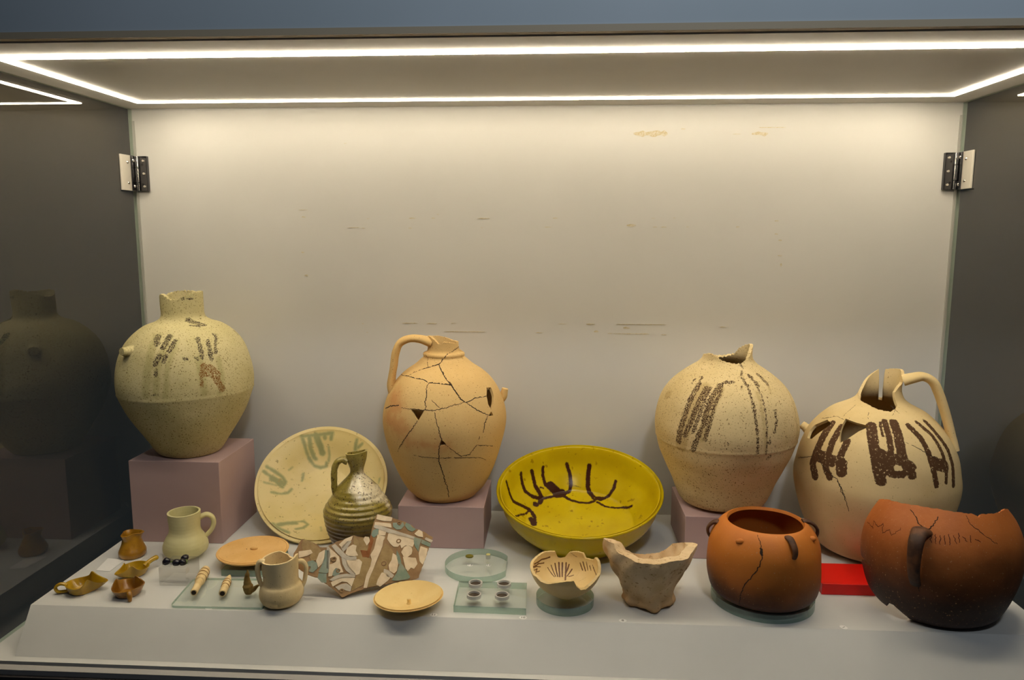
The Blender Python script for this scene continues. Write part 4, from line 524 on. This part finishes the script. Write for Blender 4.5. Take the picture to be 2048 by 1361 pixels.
def rounded(poly, rad, n=5):
    out = []
    for i in range(len(poly)):
        p0, p1, p2 = (np.array(poly[i - 1]), np.array(poly[i]), np.array(poly[(i + 1) % len(poly)])); a = p1 + (p0 - p1) / np.linalg.norm(p0 - p1) * rad; b = p1 + (p2 - p1) / np.linalg.norm(p2 - p1) * rad
        for k in range(n + 1): t = k / n; out.append(tuple((1 - t) ** 2 * a + 2 * t * (1 - t) * p1 + t * t * b))
    return out
glass_stand('glass_plate', rounded([q[3], q[2], q[1], q[0]], .012), .005, (0, 0, HP + .0003), 'thin glass plate with rounded corners under the carved bone pieces')
q = V['glassblock']; xs = [q[0][0] + .0, q[2][0]]; glass_stand('glass_plate', [(-.614, .221), (-.512, .221), (-.512, .320), (-.614, .320)], .0135, (0, 0, HP + .0003), 'square glass slab under the flat orange lid')

# ------------------------------------------------------------------ cooking pots and red slab
v = V['orangepot']
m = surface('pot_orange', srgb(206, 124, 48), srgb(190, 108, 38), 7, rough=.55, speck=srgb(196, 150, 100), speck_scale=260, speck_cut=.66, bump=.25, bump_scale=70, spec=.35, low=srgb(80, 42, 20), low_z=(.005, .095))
M['soot'] = surface('sooty_clay', srgb(66, 44, 32), srgb(104, 66, 40), 40, rough=.6, bump=.3)
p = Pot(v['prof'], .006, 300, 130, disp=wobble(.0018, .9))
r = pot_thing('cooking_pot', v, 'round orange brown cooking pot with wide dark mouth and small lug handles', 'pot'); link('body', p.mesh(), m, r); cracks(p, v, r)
for t_, z_ in v['lugs']:
    o_ = np.array(outward(t_)); ce = lambda dz, out: p.P(t_, z_ + dz) + o_ * out
    link('lug_handle', sweep_mesh([ce(.008, -.004), ce(.0085, .004), ce(.003, .0085), ce(-.006, .0085), ce(-.015, .004), ce(-.023, -.003)], .0034, .0066, side=(o_[1], -o_[0], 0), n=30, seg=12, taper=[(0, 1.2), (.3, 1.0), (1, .75)]), M['soot'], r)
for t_, z_ in v['bumps']: me = lump_mesh((.0075, .0055, .0042), 3); me.transform(Matrix.Translation(p.P(t_, z_))); link('knob', me, m, r)

v = V['brownpot']
m = surface('pot_brown', srgb(194, 114, 54), srgb(172, 96, 42), 8, rough=.55, speck=srgb(190, 140, 96), speck_scale=260, speck_cut=.65, bump=.3, bump_scale=70, spec=.35, low=srgb(50, 27, 15), low_z=(.045, .185))
M['incised'] = surface('incised_line', srgb(92, 44, 20), rough=.8, bump=0.0)
p = Pot(v['prof'], .007, 280, 190, cut=v['cut'], arc=(-96, 92), holes=[[(-99, .036), (-90, .026), (-80, .014), (-72, .012), (-66, .026), (-60, .027), (-54, .018), (-50, .010), (-48, -.01), (-99, -.01)], [(-99, .090), (-79, .0875), (-79, .085), (-99, .079)]], jag=.0006, disp=wobble(.0016, 3.3))
r = pot_thing('broken_cooking_pot', v, 'dark reddish brown broken cooking pot half with a vertical handle, far right front', 'pot'); link('body', p.mesh(), m, r); cracks(p, v, r); cracks(p, v, r, 'incise', 'incised', 'incised_line')
h = v['handle']; o_ = np.array(outward(h[1][0])); t0 = h[1][0]
ce = lambda z, out: p.P(t0, z) + o_ * out
zt, zb = h[0][1], h[2][1]
link('handle', sweep_mesh([ce(zt + .004, -.004), ce(zt + .006, .014), ce(zt - .006, .024), ce((zt + zb) / 2, .018), ce(zb + .02, .010), ce(zb, -.002)], .0065, .0125, side=(o_[1], -o_[0], 0), n=50, seg=16, taper=[(0, 1.4), (.2, 1.05), (.6, .85), (1, .7)]), M['soot'], r)

m = surface('red_paint', srgb(232, 16, 10), srgb(222, 12, 8), 5, rough=.35, bump=.02, spec=.4)
tag(link('red_slab', box_mesh(.567, .742, .213, .307, HP + .0003, HP + .0222, .001), m), 'bright red flat slab lying between the two cooking pots', 'slab')

# ------------------------------------------------------------------ mortar and broken bowl
v = V['mortar']
m = surface('mortar_clay', srgb(226, 200, 160), srgb(208, 178, 134), 14, rough=.9, speck=srgb(180, 146, 104), speck_scale=160, speck_cut=.60, bump=.9, bump_scale=55, spec=.1, low=srgb(200, 162, 116), low_z=(.0, .05))
def foot(th, z): return .004 * np.sin(5 * th + 1) * np.clip((.03 - z) / .02, 0, 1) + .0022 * np.sin(2 * th + z * 40) + .0018 * np.sin(7 * th + 80 * z) + .0016 * np.sin(11 * th - 120 * z) + .003 * np.clip((z - .085) / .03, 0, 1) * np.sin(th) ** 4
p = Pot(v['prof'], .0175, 220, 100, cut=v['cut'], jag=.0006, disp=foot); r = link('clay_mortar', p.mesh(70), m, None, loc=(v['loc'][0], v['loc'][1], HP + .0006)); tag(r, 'thick pale clay mortar with two horn like sides and a chunky foot', 'mortar')

v = V['brokenbowl']
m = surface('painted_bowl', srgb(228, 200, 142), srgb(216, 186, 124), 12, rough=.4, bump=.15, bump_scale=70, spec=.4, paint=srgb(104, 66, 30), paint_noise=.0006, paint_soft=.0003)
p = Pot(v['prof'], .005, 300, 100, cut=v['cut'], jag=.0004, front=.64, disp=wobble(.0008, .2)); p.field('paint', v['paint'], inner=True)
o = link('broken_bowl', p.mesh(), m, None, loc=(v['loc'][0], v['loc'][1], v['loc'][2] + .0006)); tag(o, 'small broken cream bowl with brown feather strokes inside on a glass disc', 'bowl')

# ------------------------------------------------------------------ mug, small jars
v = V['mug']
m = surface('mug_green', srgb(222, 214, 162), srgb(212, 203, 146), 12, rough=.5, bump=.12, bump_scale=90, spec=.35)
p = Pot(v['prof'], .004, 220, 110, disp=wobble(.0006, .8, .00007, 900)); r = pot_thing('green_mug', v, 'pale green pottery mug with round handle in front of the tall plinth', 'mug'); link('body', p.mesh(), m, r)
link('handle', sweep_mesh(v['handle'], .0048, .0062, side=(0, 1, 0), n=40, seg=14, taper=[(0, 1.2), (.3, 1.0), (1, 1.0)]), m, r)

v = V['twojar']
m = surface('small_jar_clay', srgb(238, 216, 168), srgb(224, 200, 148), 14, rough=.8, speck=srgb(140, 104, 62), speck_scale=280, speck_cut=.66, bump=.35, bump_scale=80, spec=.15)
p = Pot(v['prof'], .0036, 220, 110, cut=v['cut'], jag=.0003, disp=wobble(.0009, 2.7)); r = pot_thing('two_handled_jar', v, 'small cream clay jar with two handles and a chipped rim at the front', 'jar'); link('body', p.mesh(), m, r)
for h in v['handles']: link('handle', sweep_mesh(h, .0042, .0056, side=(0, 1, 0), n=34, seg=12, taper=[(0, 1.15), (.3, 1.0), (1, .9)]), m, r)

v = V['amberpot']
M['amber'] = surface('amber_glaze', srgb(186, 136, 34), srgb(160, 110, 26), 40, rough=.3, speck=srgb(84, 50, 14), speck_scale=140, speck_cut=.70, bump=.2, bump_scale=80, spec=.5, coat=.25)
M['amber_green'] = surface('amber_green_glaze', srgb(190, 152, 22), srgb(164, 126, 18), 40, rough=.25, speck=srgb(90, 64, 10), speck_scale=120, speck_cut=.70, bump=.2, bump_scale=80, spec=.5, coat=.3)
M['brown_glaze'] = surface('brown_glaze', srgb(160, 112, 30), srgb(132, 86, 20), 40, rough=.3, bump=.2, bump_scale=80, spec=.5, coat=.3)
def pinch(th, z): return np.clip((z - .036) / .014, 0, 1) * .0042 * np.cos(3 * th + .5) + .0012 * np.sin(2 * th + 1 + 40 * z)
p = Pot(v['prof'], .0028, 160, 70, disp=pinch); r = link('amber_vase', p.mesh(), M['amber'], None, loc=(v['loc'][0], v['loc'][1], HP + .0006)); tag(r, 'small amber glazed vase with pinched flaring rim beside the white card', 'vase')

# ------------------------------------------------------------------ lids
v = V['lidA']; Rl = v['r']
m = surface('lid_orange', srgb(234, 190, 124), srgb(224, 176, 106), 14, rough=.75, speck=srgb(150, 100, 50), speck_scale=260, speck_cut=.67, bump=.2, bump_scale=90, spec=.2)
r = empty('flat_lid', (v['loc'][0], v['loc'][1], HP + .0143)); tag(r, 'flat orange clay lid with broken knob resting on a square glass slab', 'lid')
zz = v['loc'][2] - HP - .0143
p = Pot([(0, 0), (.30 * Rl, 0), (.62 * Rl, .004), (.93 * Rl, zz - .006), (Rl, zz - .001), (Rl * .99, zz)], .0048, 160, 60, front=.64); link('disc', p.mesh(), m, r)
bm = bmesh.new(); bmesh.ops.create_cone(bm, cap_ends=True, segments=90, radius1=Rl * .95, radius2=Rl * .985, depth=.003); link('top_face', from_bm(bm, True, 40), m, r, loc=(0, 0, zz - .0018))
link('broken_knob', lump_mesh((.0075, .006, .004), 5, 2), m, r, loc=(.001, .003, zz + .001)); link('vent_hole', lump_mesh((.0016, .0014, .0004), 6, 1), M['crack'], r, loc=(-.014, .001, zz))

v = V['lidB']; Rl = v['r']
m = surface('lid_cream', srgb(240, 212, 148), srgb(232, 200, 134), 14, rough=.7, speck=srgb(170, 130, 80), speck_scale=220, speck_cut=.69, bump=.15, bump_scale=90, spec=.25)
r = empty('dished_lid', (v['loc'][0], v['loc'][1], HP + .0006), (R(-1.5), R(-2.5), 0)); tag(r, 'shallow cream clay lid with a small central knob at the front edge', 'lid')
zz = v['loc'][2] - HP + .001
p = Pot([(0, 0), (.30 * Rl, 0), (.36 * Rl, .001), (.75 * Rl, zz * .55), (.97 * Rl, zz - .002), (Rl, zz - .0005), (Rl * .985, zz)], .004, 180, 70, front=.64, disp=wobble(.0006, 1.1)); link('dish', p.mesh(), m, r)
link('knob', sweep_mesh([(0, 0, .003), (.0003, 0, .008), (0, 0, .0135), (0, 0, .0145)], .0040, .0040, side=(0, 1, 0), n=16, seg=16, taper=[(0, 1.3), (.4, .85), (.85, .95), (1, .5)]), m, r)

# ------------------------------------------------------------------ decorated sherd leaning on the platform
v = V['sherd']; tl = R(v['tilt'])
r = empty('decorated_sherd', v['o'], (tl, 0, v['rz'])); tag(r, 'thick pottery sherd with cream, turquoise and brown scroll pattern propped on edge', 'sherd')
base = surface('sherd_brown', srgb(166, 132, 90), srgb(146, 112, 74), 30, rough=.6, bump=.4, bump_scale=90, spec=.3)
def offset_jag(poly, amp): 
    out = []; n = len(poly)
    for i in range(n):
        a, b = np.array(poly[i]), np.array(poly[(i + 1) % n]); k = max(1, int(np.linalg.norm(b - a) / .004))
        for j in range(k):
            p_ = a + (b - a) * j / k; 
            if j: p_ = p_ + RNG.randn(2) * amp
            out.append(tuple(p_))
    return out
def grow(q, d):
    out = []; n = len(q)
    for i in range(n):
        a_, b_, c_ = (np.array(q[k % n]) for k in (i - 1, i, i + 1)); e0 = (b_ - a_) / max(np.linalg.norm(b_ - a_), 1e-6); e1 = (c_ - b_) / max(np.linalg.norm(c_ - b_), 1e-6)
        nv = np.array([e0[1] + e1[1], -e0[0] - e1[0]]); nv /= max(np.linalg.norm(nv), .5); out.append(tuple(b_ + nv * d))
    return out
bm = bmesh.new(); ol = offset_jag(v['outline'], .0005); a = [bm.verts.new((x, y, 0)) for x, y in ol]; b = [bm.verts.new((x * .985 + .001, y * .985 + .001, -.0125)) for x, y in ol]
bm.faces.new(a); bm.faces.new(b[::-1]); n = len(ol)
for i in range(n): bm.faces.new((a[i], b[i], b[(i + 1) % n], a[(i + 1) % n]))
bmesh.ops.triangulate(bm, faces=[f for f in bm.faces if len(f.verts) > 4]); link('body', from_bm(bm), base, r)
gm = dict(cream=surface('glaze_cream', srgb(240, 218, 180), srgb(226, 202, 162), 60, rough=.4, bump=.15, spec=.4), blue=surface('glaze_turquoise', srgb(124, 140, 112), srgb(146, 152, 124), 60, rough=.35, bump=.15, spec=.45),
          white=surface('glaze_grey_white', srgb(208, 196, 172), srgb(194, 180, 156), 60, rough=.4, bump=.15, spec=.4), olive=surface('glaze_mustard', srgb(172, 142, 82), srgb(154, 124, 66), 50, rough=.4, bump=.3, bump_scale=150, spec=.4),
          red=surface('bare_red_clay', srgb(168, 112, 72), srgb(150, 98, 60), 60, rough=.85, bump=.5, spec=.1))
for k, L in v['polys'].items():
    for poly in L:
        cx, cy = np.mean(poly, axis=0); q = list(poly)
        area = sum(q[i][0] * q[(i + 1) % len(q)][1] - q[(i + 1) % len(q)][0] * q[i][1] for i in range(len(q)))
        if area < 0: q = q[::-1]
        q = grow(q, .0018)
        link('glaze_patch', prism_mesh(rounded(q, .0006, 1), .0, .0011 if k != 'olive' else .0008), gm[k], r)
for (x, y), rad in v['rings']:
    pts_ = [(x + (rad - .0012 * i / 10) * math.cos(i * .62), y + (rad * (1 - .05 * i)) * math.sin(i * .62), .0012) for i in range(12)]
    link('scroll_line', sweep_mesh(pts_, .0011, .0007, side=(0, 0, 1), n=44, seg=6), base, r)

# ------------------------------------------------------------------ coins in capsules
M['coin'] = surface('coin_dark', srgb(96, 84, 70), srgb(64, 54, 46), 180, rough=.5, metallic=.4, bump=.5, bump_scale=400)
M['capsule'] = clear_glass('capsule_plastic', (.9, .9, .88), refl=1.0, haze=.6, haze_col=(.80, .78, .74))
M['insert'] = surface('capsule_insert', srgb(74, 58, 46), rough=.8, bump=0.0)
pos = [('back left', 'coin'), ('back right', 'coin'), ('front left', 'coin'), ('front right', 'coin')]
def ring_mesh(r0, r1, h, n=40):
    P, F = [], []
    for i in range(n):
        a_ = 2 * math.pi * i / n; c_, s_ = math.cos(a_), math.sin(a_); P += [(r1 * c_, r1 * s_, 0), (r1 * c_, r1 * s_, h), (r0 * c_, r0 * s_, h), (r0 * c_, r0 * s_, 0)]
    for i in range(n):
        j = (i + 1) % n
        for k in range(4): F.append((4 * i + k, 4 * j + k, 4 * j + (k + 1) % 4, 4 * i + (k + 1) % 4))
    return mesh_from(P, F, True, 40)
def cyl_mesh(r0, h, n=40, r1=None):
    bm = bmesh.new(); bmesh.ops.create_cone(bm, cap_ends=True, segments=n, radius1=r0, radius2=r0 if r1 is None else r1, depth=h); bmesh.ops.translate(bm, verts=bm.verts, vec=(0, 0, h / 2)); return from_bm(bm, True, 40)
rm_, im_, cm_, bm_ = ring_mesh(.0108, .0135, .0056), cyl_mesh(.0107, .0016), cyl_mesh(.0085, .0012), cyl_mesh(.0136, .0008)
for me_, mt_ in ((rm_, M['capsule']), (im_, M['insert']), (cm_, M['coin']), (bm_, M['capsule'])): me_.materials.append(mt_)
for i, ((x, y), (w, _)) in enumerate(zip(V['coins'], pos)):
    z = HP + .0142; r = empty('coin_capsule', (x, y, z)); tag(r, 'round clear plastic coin capsule, %s of the four on the glass slab' % w, 'capsule', 'coin capsules on the glass slab')
    link('base', bm_, None, r); link('ring', rm_, None, r, loc=(0, 0, .0009)); link('insert', im_, None, r, loc=(0, 0, .0009))
    o = link('coin', cm_, None, None, loc=(x + .0008 * (i % 2), y, z + .0027)); o.scale = (1 - .12 * (i == 3), 1 - .1 * (i == 3), 1); tag(o, 'small dark worn coin in the %s capsule' % w, 'coin', 'coins in capsules')

# ------------------------------------------------------------------ carved bones, figurine
def turned_mesh(p0, p1, prof, seg=22):
    p0, p1 = np.array(p0), np.array(p1); ax = p1 - p0; L = np.linalg.norm(ax); ax = ax / L; up = np.array([0, 0, 1.]); sd = np.cross(ax, up); sd /= np.linalg.norm(sd); up = np.cross(sd, ax)
    P, F = [], []; th = np.linspace(0, 2 * np.pi, seg, endpoint=False)
    for t, r_ in prof:
        for a_ in th: P.append(p0 + ax * L * t + (sd * math.cos(a_) + up * math.sin(a_)) * r_ * (1 + .03 * math.sin(3 * a_ + t * 9)))
    n = len(prof)
    for i in range(n - 1):
        for j in range(seg): F.append((i * seg + j, i * seg + (j + 1) % seg, (i + 1) * seg + (j + 1) % seg, (i + 1) * seg + j))
    F.append(tuple(range(seg))[::-1]); F.append(tuple((n - 1) * seg + j for j in range(seg)))
    return mesh_from(P, F, True, 35)
M['bone'] = surface('bone', srgb(240, 214, 160), srgb(224, 194, 136), 60, rough=.5, speck=srgb(176, 130, 80), speck_scale=220, speck_cut=.72, bump=.2, spec=.35)
M['groove'] = surface('bone_groove', srgb(150, 108, 58), rough=.8, bump=0.0)
def bone(key, prof, grooves, label, zc):
    (x0, y0), (x1, y1) = V[key]; me = turned_mesh((x0, y0, 0), (x1, y1, 0), prof); r = empty('carved_bone', (0, 0, HP + .0056 + zc)); tag(r, label, 'bone piece', 'carved bones on the glass plate')
    link('shaft', me, M['bone'], r); d_ = np.array([x1 - x0, y1 - y0, 0])
    for t, rr in grooves: link('groove_ring', turned_mesh(np.array([x0, y0, 0]) + d_ * (t - .012), np.array([x0, y0, 0]) + d_ * (t + .012), [(0, rr), (1, rr)]), M['groove'], r)
    link('hollow_end', turned_mesh(np.array([x0, y0, 0]) - d_ * .004, np.array([x0, y0, 0]) + d_ * .001, [(0, prof[0][1] * .72), (1, prof[0][1] * .72)]), M['crack'], r)
bone('bone1', [(0, .0058), (.03, .0066), (.2, .0066), (.46, .0070), (.48, .0092), (.60, .0095), (.615, .0098), (.74, .0097), (.88, .0095), (.93, .0088), (1, .0080)], [(.60, .0099), (.74, .0101), (.86, .0099)], 'longer carved bone shaft with three grooved rings on the thin glass plate', .0101)
bone('bone2', [(0, .0062), (.05, .0070), (.35, .0072), (.5, .0078), (.62, .0074), (.8, .0052), (.93, .0032), (1, .0016)], [(.36, .0077), (.5, .0082), (.62, .0078)], 'short pointed carved bone with grooves between the long bone and the figurine', .0082)
fm = surface('figurine_clay', srgb(150, 124, 72), srgb(126, 100, 54), 60, rough=.8, speck=srgb(80, 58, 30), speck_scale=260, speck_cut=.66, bump=.6, spec=.15)
x, y = V['fig'][0]; r = empty('clay_figurine', (x, y, HP + .0059)); tag(r, 'tiny upright clay bird figurine with pointed head and short tail', 'figurine')
link('body', sweep_mesh([(0, 0, 0), (0, .001, .006), (-.001, .001, .018), (-.0015, 0, .032), (.0005, -.001, .042), (.0012, -.001, .049)], .0095, .0088, side=(0, 1, 0), n=40, seg=16, taper=[(0, .55), (.12, .95), (.32, 1.0), (.55, .62), (.78, .45), (1, .1)], noise_amp=.04), fm, r)
link('tail', sweep_mesh([(.002, 0, .006), (.010, .001, .010), (.017, .001, .016), (.022, .001, .019)], .0042, .0035, side=(0, 1, 0), n=20, seg=12, taper=[(0, 1.5), (.5, 1.0), (1, .35)]), fm, r)

# ------------------------------------------------------------------ acrylic block with black beads
x0, x1, y0, y1 = -.7168, -.6630, .1735, .2300; zt = .0966
o = link('acrylic_block', prism_mesh([(x0, y0), (x1, y0), (x1, y1), (x0, y1)], 0, zt - HP, .0008, 1), [M['acrylic'], M['acrylic_edge']], None, loc=(0, 0, HP + .0003)); tag(o, 'small clear acrylic block carrying black glass beads', 'block')
bmat = surface('black_glass', (.012, .011, .018), rough=.18, bump=.15, bump_scale=300, spec=.6)
gmat = surface('green_wire', srgb(96, 120, 40), rough=.4, bump=0.0)
for i, (dx, dy, dz, lab) in enumerate(((.0095, .015, 0, 'leftmost black glass bead on the acrylic block'), (.030, .013, 0, 'middle black glass bead in the row on the acrylic block'), (.0425, .012, 0, 'rightmost black glass bead on the acrylic block'), (.038, .030, .0015, 'black glass bead behind the row on the acrylic block'))):
    tag(link('glass_bead', lump_mesh((.0080, .0072, .0068), 20 + i, 2, .16), bmat, None, loc=(x0 + dx, y0 + dy, zt + .0068 + dz)), lab, 'bead', 'black beads on the acrylic block')
tag(link('green_wire', sweep_mesh([(x0 + .008, y0 + .019, zt + .0012), (x0 + .022, y0 + .022, zt + .005), (x0 + .036, y0 + .021, zt + .0075), (x0 + .048, y0 + .018, zt + .009), (x0 + .0505, y0 + .013, zt + .004)], .0011, .0011, side=(0, 1, 0), n=40, seg=8), gmat), 'thin green wire threaded between the black glass beads', 'wire')

# ------------------------------------------------------------------ oil lamps
def oil_lamp(name, loc, ang, size, mat, label, spout=.75, fold=.55, handle='loop', tilt=(0, 0)):
    n, rows = 96, 26; th = np.linspace(-np.pi, np.pi, n, endpoint=False); g = np.exp(-(th / .36) ** 2); f = np.exp(-((np.abs(th) - .85) / .38) ** 2)
    rim = size * (1 + spout * g - .20 * f + .03 * np.sin(3 * th)); hr = size * (.62 + fold * f - .10 * g + .04 * np.sin(2 * th + .6)); t = np.linspace(0, 1, rows)
    A, B = [], []
    for ti in t:
        k = min(1, ti / .35); base = size * .62 * (.02 + .98 * k) if ti <= .35 else None
        if ti <= .35: rr = np.full(n, base); zz_ = np.zeros(n)
        else:
            u = (ti - .35) / .65; rr = size * .62 + (rim - size * .62) * (u ** .75); zz_ = hr * u ** 1.25
        A.append(np.stack([rr * np.cos(th), rr * np.sin(th), zz_], 1))
    A = np.array(A); B = A.copy(); B[..., 0] *= .93; B[..., 1] *= .93; B[..., 2] = B[..., 2] + size * .09 * (1 - t[:, None] ** 3); N = rows * n; F = []
    for i in range(rows - 1):
        for j in range(n):
            q = (i * n + j, i * n + (j + 1) % n, (i + 1) * n + (j + 1) % n, (i + 1) * n + j); F.append(q); F.append(tuple(x_ + N for x_ in q[::-1]))
    for j in range(n): a_ = (rows - 1) * n + j; b_ = (rows - 1) * n + (j + 1) % n; F.append((a_, b_, b_ + N, a_ + N))
    r = empty(name, loc, (tilt[0], tilt[1], ang)); tag(r, label, 'oil lamp', 'glazed oil lamps at the left front'); link('bowl', mesh_from(np.concatenate([A.reshape(-1, 3), B.reshape(-1, 3)]), F, True, 60), mat, r)
    s = size
    if handle == 'loop': link('handle', sweep_mesh([(-s * .85, 0, s * .55), (-s * 1.25, 0, s * .66), (-s * 1.55, 0, s * .45), (-s * 1.45, 0, s * .16), (-s * 1.05, 0, s * .12), (-s * .66, 0, s * .16)], s * .10, s * .15, side=(0, 1, 0), n=40, seg=12), mat, r)
    elif handle == 'stick': link('handle', sweep_mesh([(-s * .75, 0, s * .40), (-s * 1.15, 0, s * .60), (-s * 1.65, 0, s * .72), (-s * 1.85, 0, s * .66)], s * .20, s * .22, side=(0, 1, 0), n=24, seg=14, taper=[(0, .9), (.5, .85), (.9, 1.0), (1, .5)]), mat, r)
    else: link('handle', sweep_mesh([(-s * .80, 0, s * .50), (-s * 1.05, 0, s * .50), (-s * 1.2, 0, s * .25), (-s * 1.2, 0, s * .02)], s * .13, s * .17, side=(0, 1, 0), n=24, seg=12, taper=[(0, 1.1), (.6, 1.0), (1, .6)]), mat, r)
    return r
oil_lamp('oil_lamp', (-.8525, .1400, HP + .0006), R(18), .0290, M['amber_green'], 'amber green open oil lamp with loop handle, leftmost object at the front', .60, .42)
oil_lamp('oil_lamp', (-.7905, .2170, HP + .0006), R(-122), .0265, M['amber_green'], 'yellow green open oil lamp with thick stick handle near the amber vase', .55, .35, 'stick')
oil_lamp('oil_lamp', (-.7570, .1330, HP + .0006), R(125), .0290, M['brown_glaze'], 'dark brown open oil lamp with short bent handle in front of the green lamp', .35, .35, 'bent')

# ------------------------------------------------------------------ tiny beads on the cut disc
x, y = V['beadA'][0]; tag(link('olive_bead', lump_mesh((.0086, .0068, .0036), 31, 2, .05), surface('olive_bead', srgb(122, 112, 26), rough=.35, bump=.2), None, loc=(x, y, HP + .0182)), 'flat olive green bead on the cut glass disc', 'bead')
x, y = V['beadA'][1]; r = empty('mounted_bead', (x, y + .003, HP + .0146)); tag(r, 'pale yellow bead on a small clear stand on the cut glass disc', 'bead')
link('stand', cyl_mesh(.0052, .0072, 28), M['acrylic'], r); link('bead', lump_mesh((.0046, .0036, .0018), 33, 2, .05), surface('pale_bead', srgb(236, 226, 150), rough=.4, bump=.1), r, loc=(0, 0, .0089))

# ------------------------------------------------------------------ number tags and card
def tag_card(x, y, z, txt, label, rx=.0070, ry=.0058, rz=0.0):
    r = empty('number_tag', (x, y, z), (0, 0, rz)); tag(r, label, 'tag', 'small white number tags')
    link('paper', prism_mesh([(rx * math.cos(a_), ry * math.sin(a_)) for a_ in np.linspace(0, 2 * math.pi, 24, endpoint=False)], 0, .0003), M['paper'], r)
    cu = bpy.data.curves.new('n', 'FONT'); cu.body = txt; cu.size = .0088; cu.align_x = 'CENTER'; cu.align_y = 'CENTER'; cu.extrude = .00005; cu.resolution_u = 3
    tmp = bpy.data.objects.new('tmp', cu); COL.objects.link(tmp); me = bpy.data.meshes.new_from_object(tmp.evaluated_get(bpy.context.evaluated_depsgraph_get())); bpy.data.objects.remove(tmp); bpy.data.curves.remove(cu)
    me.materials.clear(); link('numeral', me, M['ink'], r, loc=(0, 0, .0004))
spec_ = [('12', 'white tag numbered 12 in front of the bone plate'), ('11', 'white tag numbered 11 beside the dished lid'), ('10', 'white tag numbered 10 in front of the coin slab'), ('8', 'white tag numbered 8 in front of the mortar'), ('1', 'white tag numbered 1 between the two cooking pots')]
for i, ((x, y), (tx, lab)) in enumerate(zip(V['tags'], spec_)): tag_card(x, max(y, .0905), HP + .0004, tx, lab, rz=R(-55) if tx == '1' else 0)
for (x, y), (tx, lab) in zip(V['tags2'], (('13', 'tiny white tag below the olive bead on the glass disc'), ('14', 'tiny white tag below the pale yellow bead on the glass disc'))): tag_card(x, y, HP + .0146, tx, lab, .0048, .0042)
q = V['card']; tag(link('white_card', prism_mesh([q[3], q[2], q[1], q[0]], 0, .0005), M['paper']), 'plain white paper card lying beside the amber vase', 'card'); bpy.data.objects['white_card'].location = (0, 0, HP + .0004)
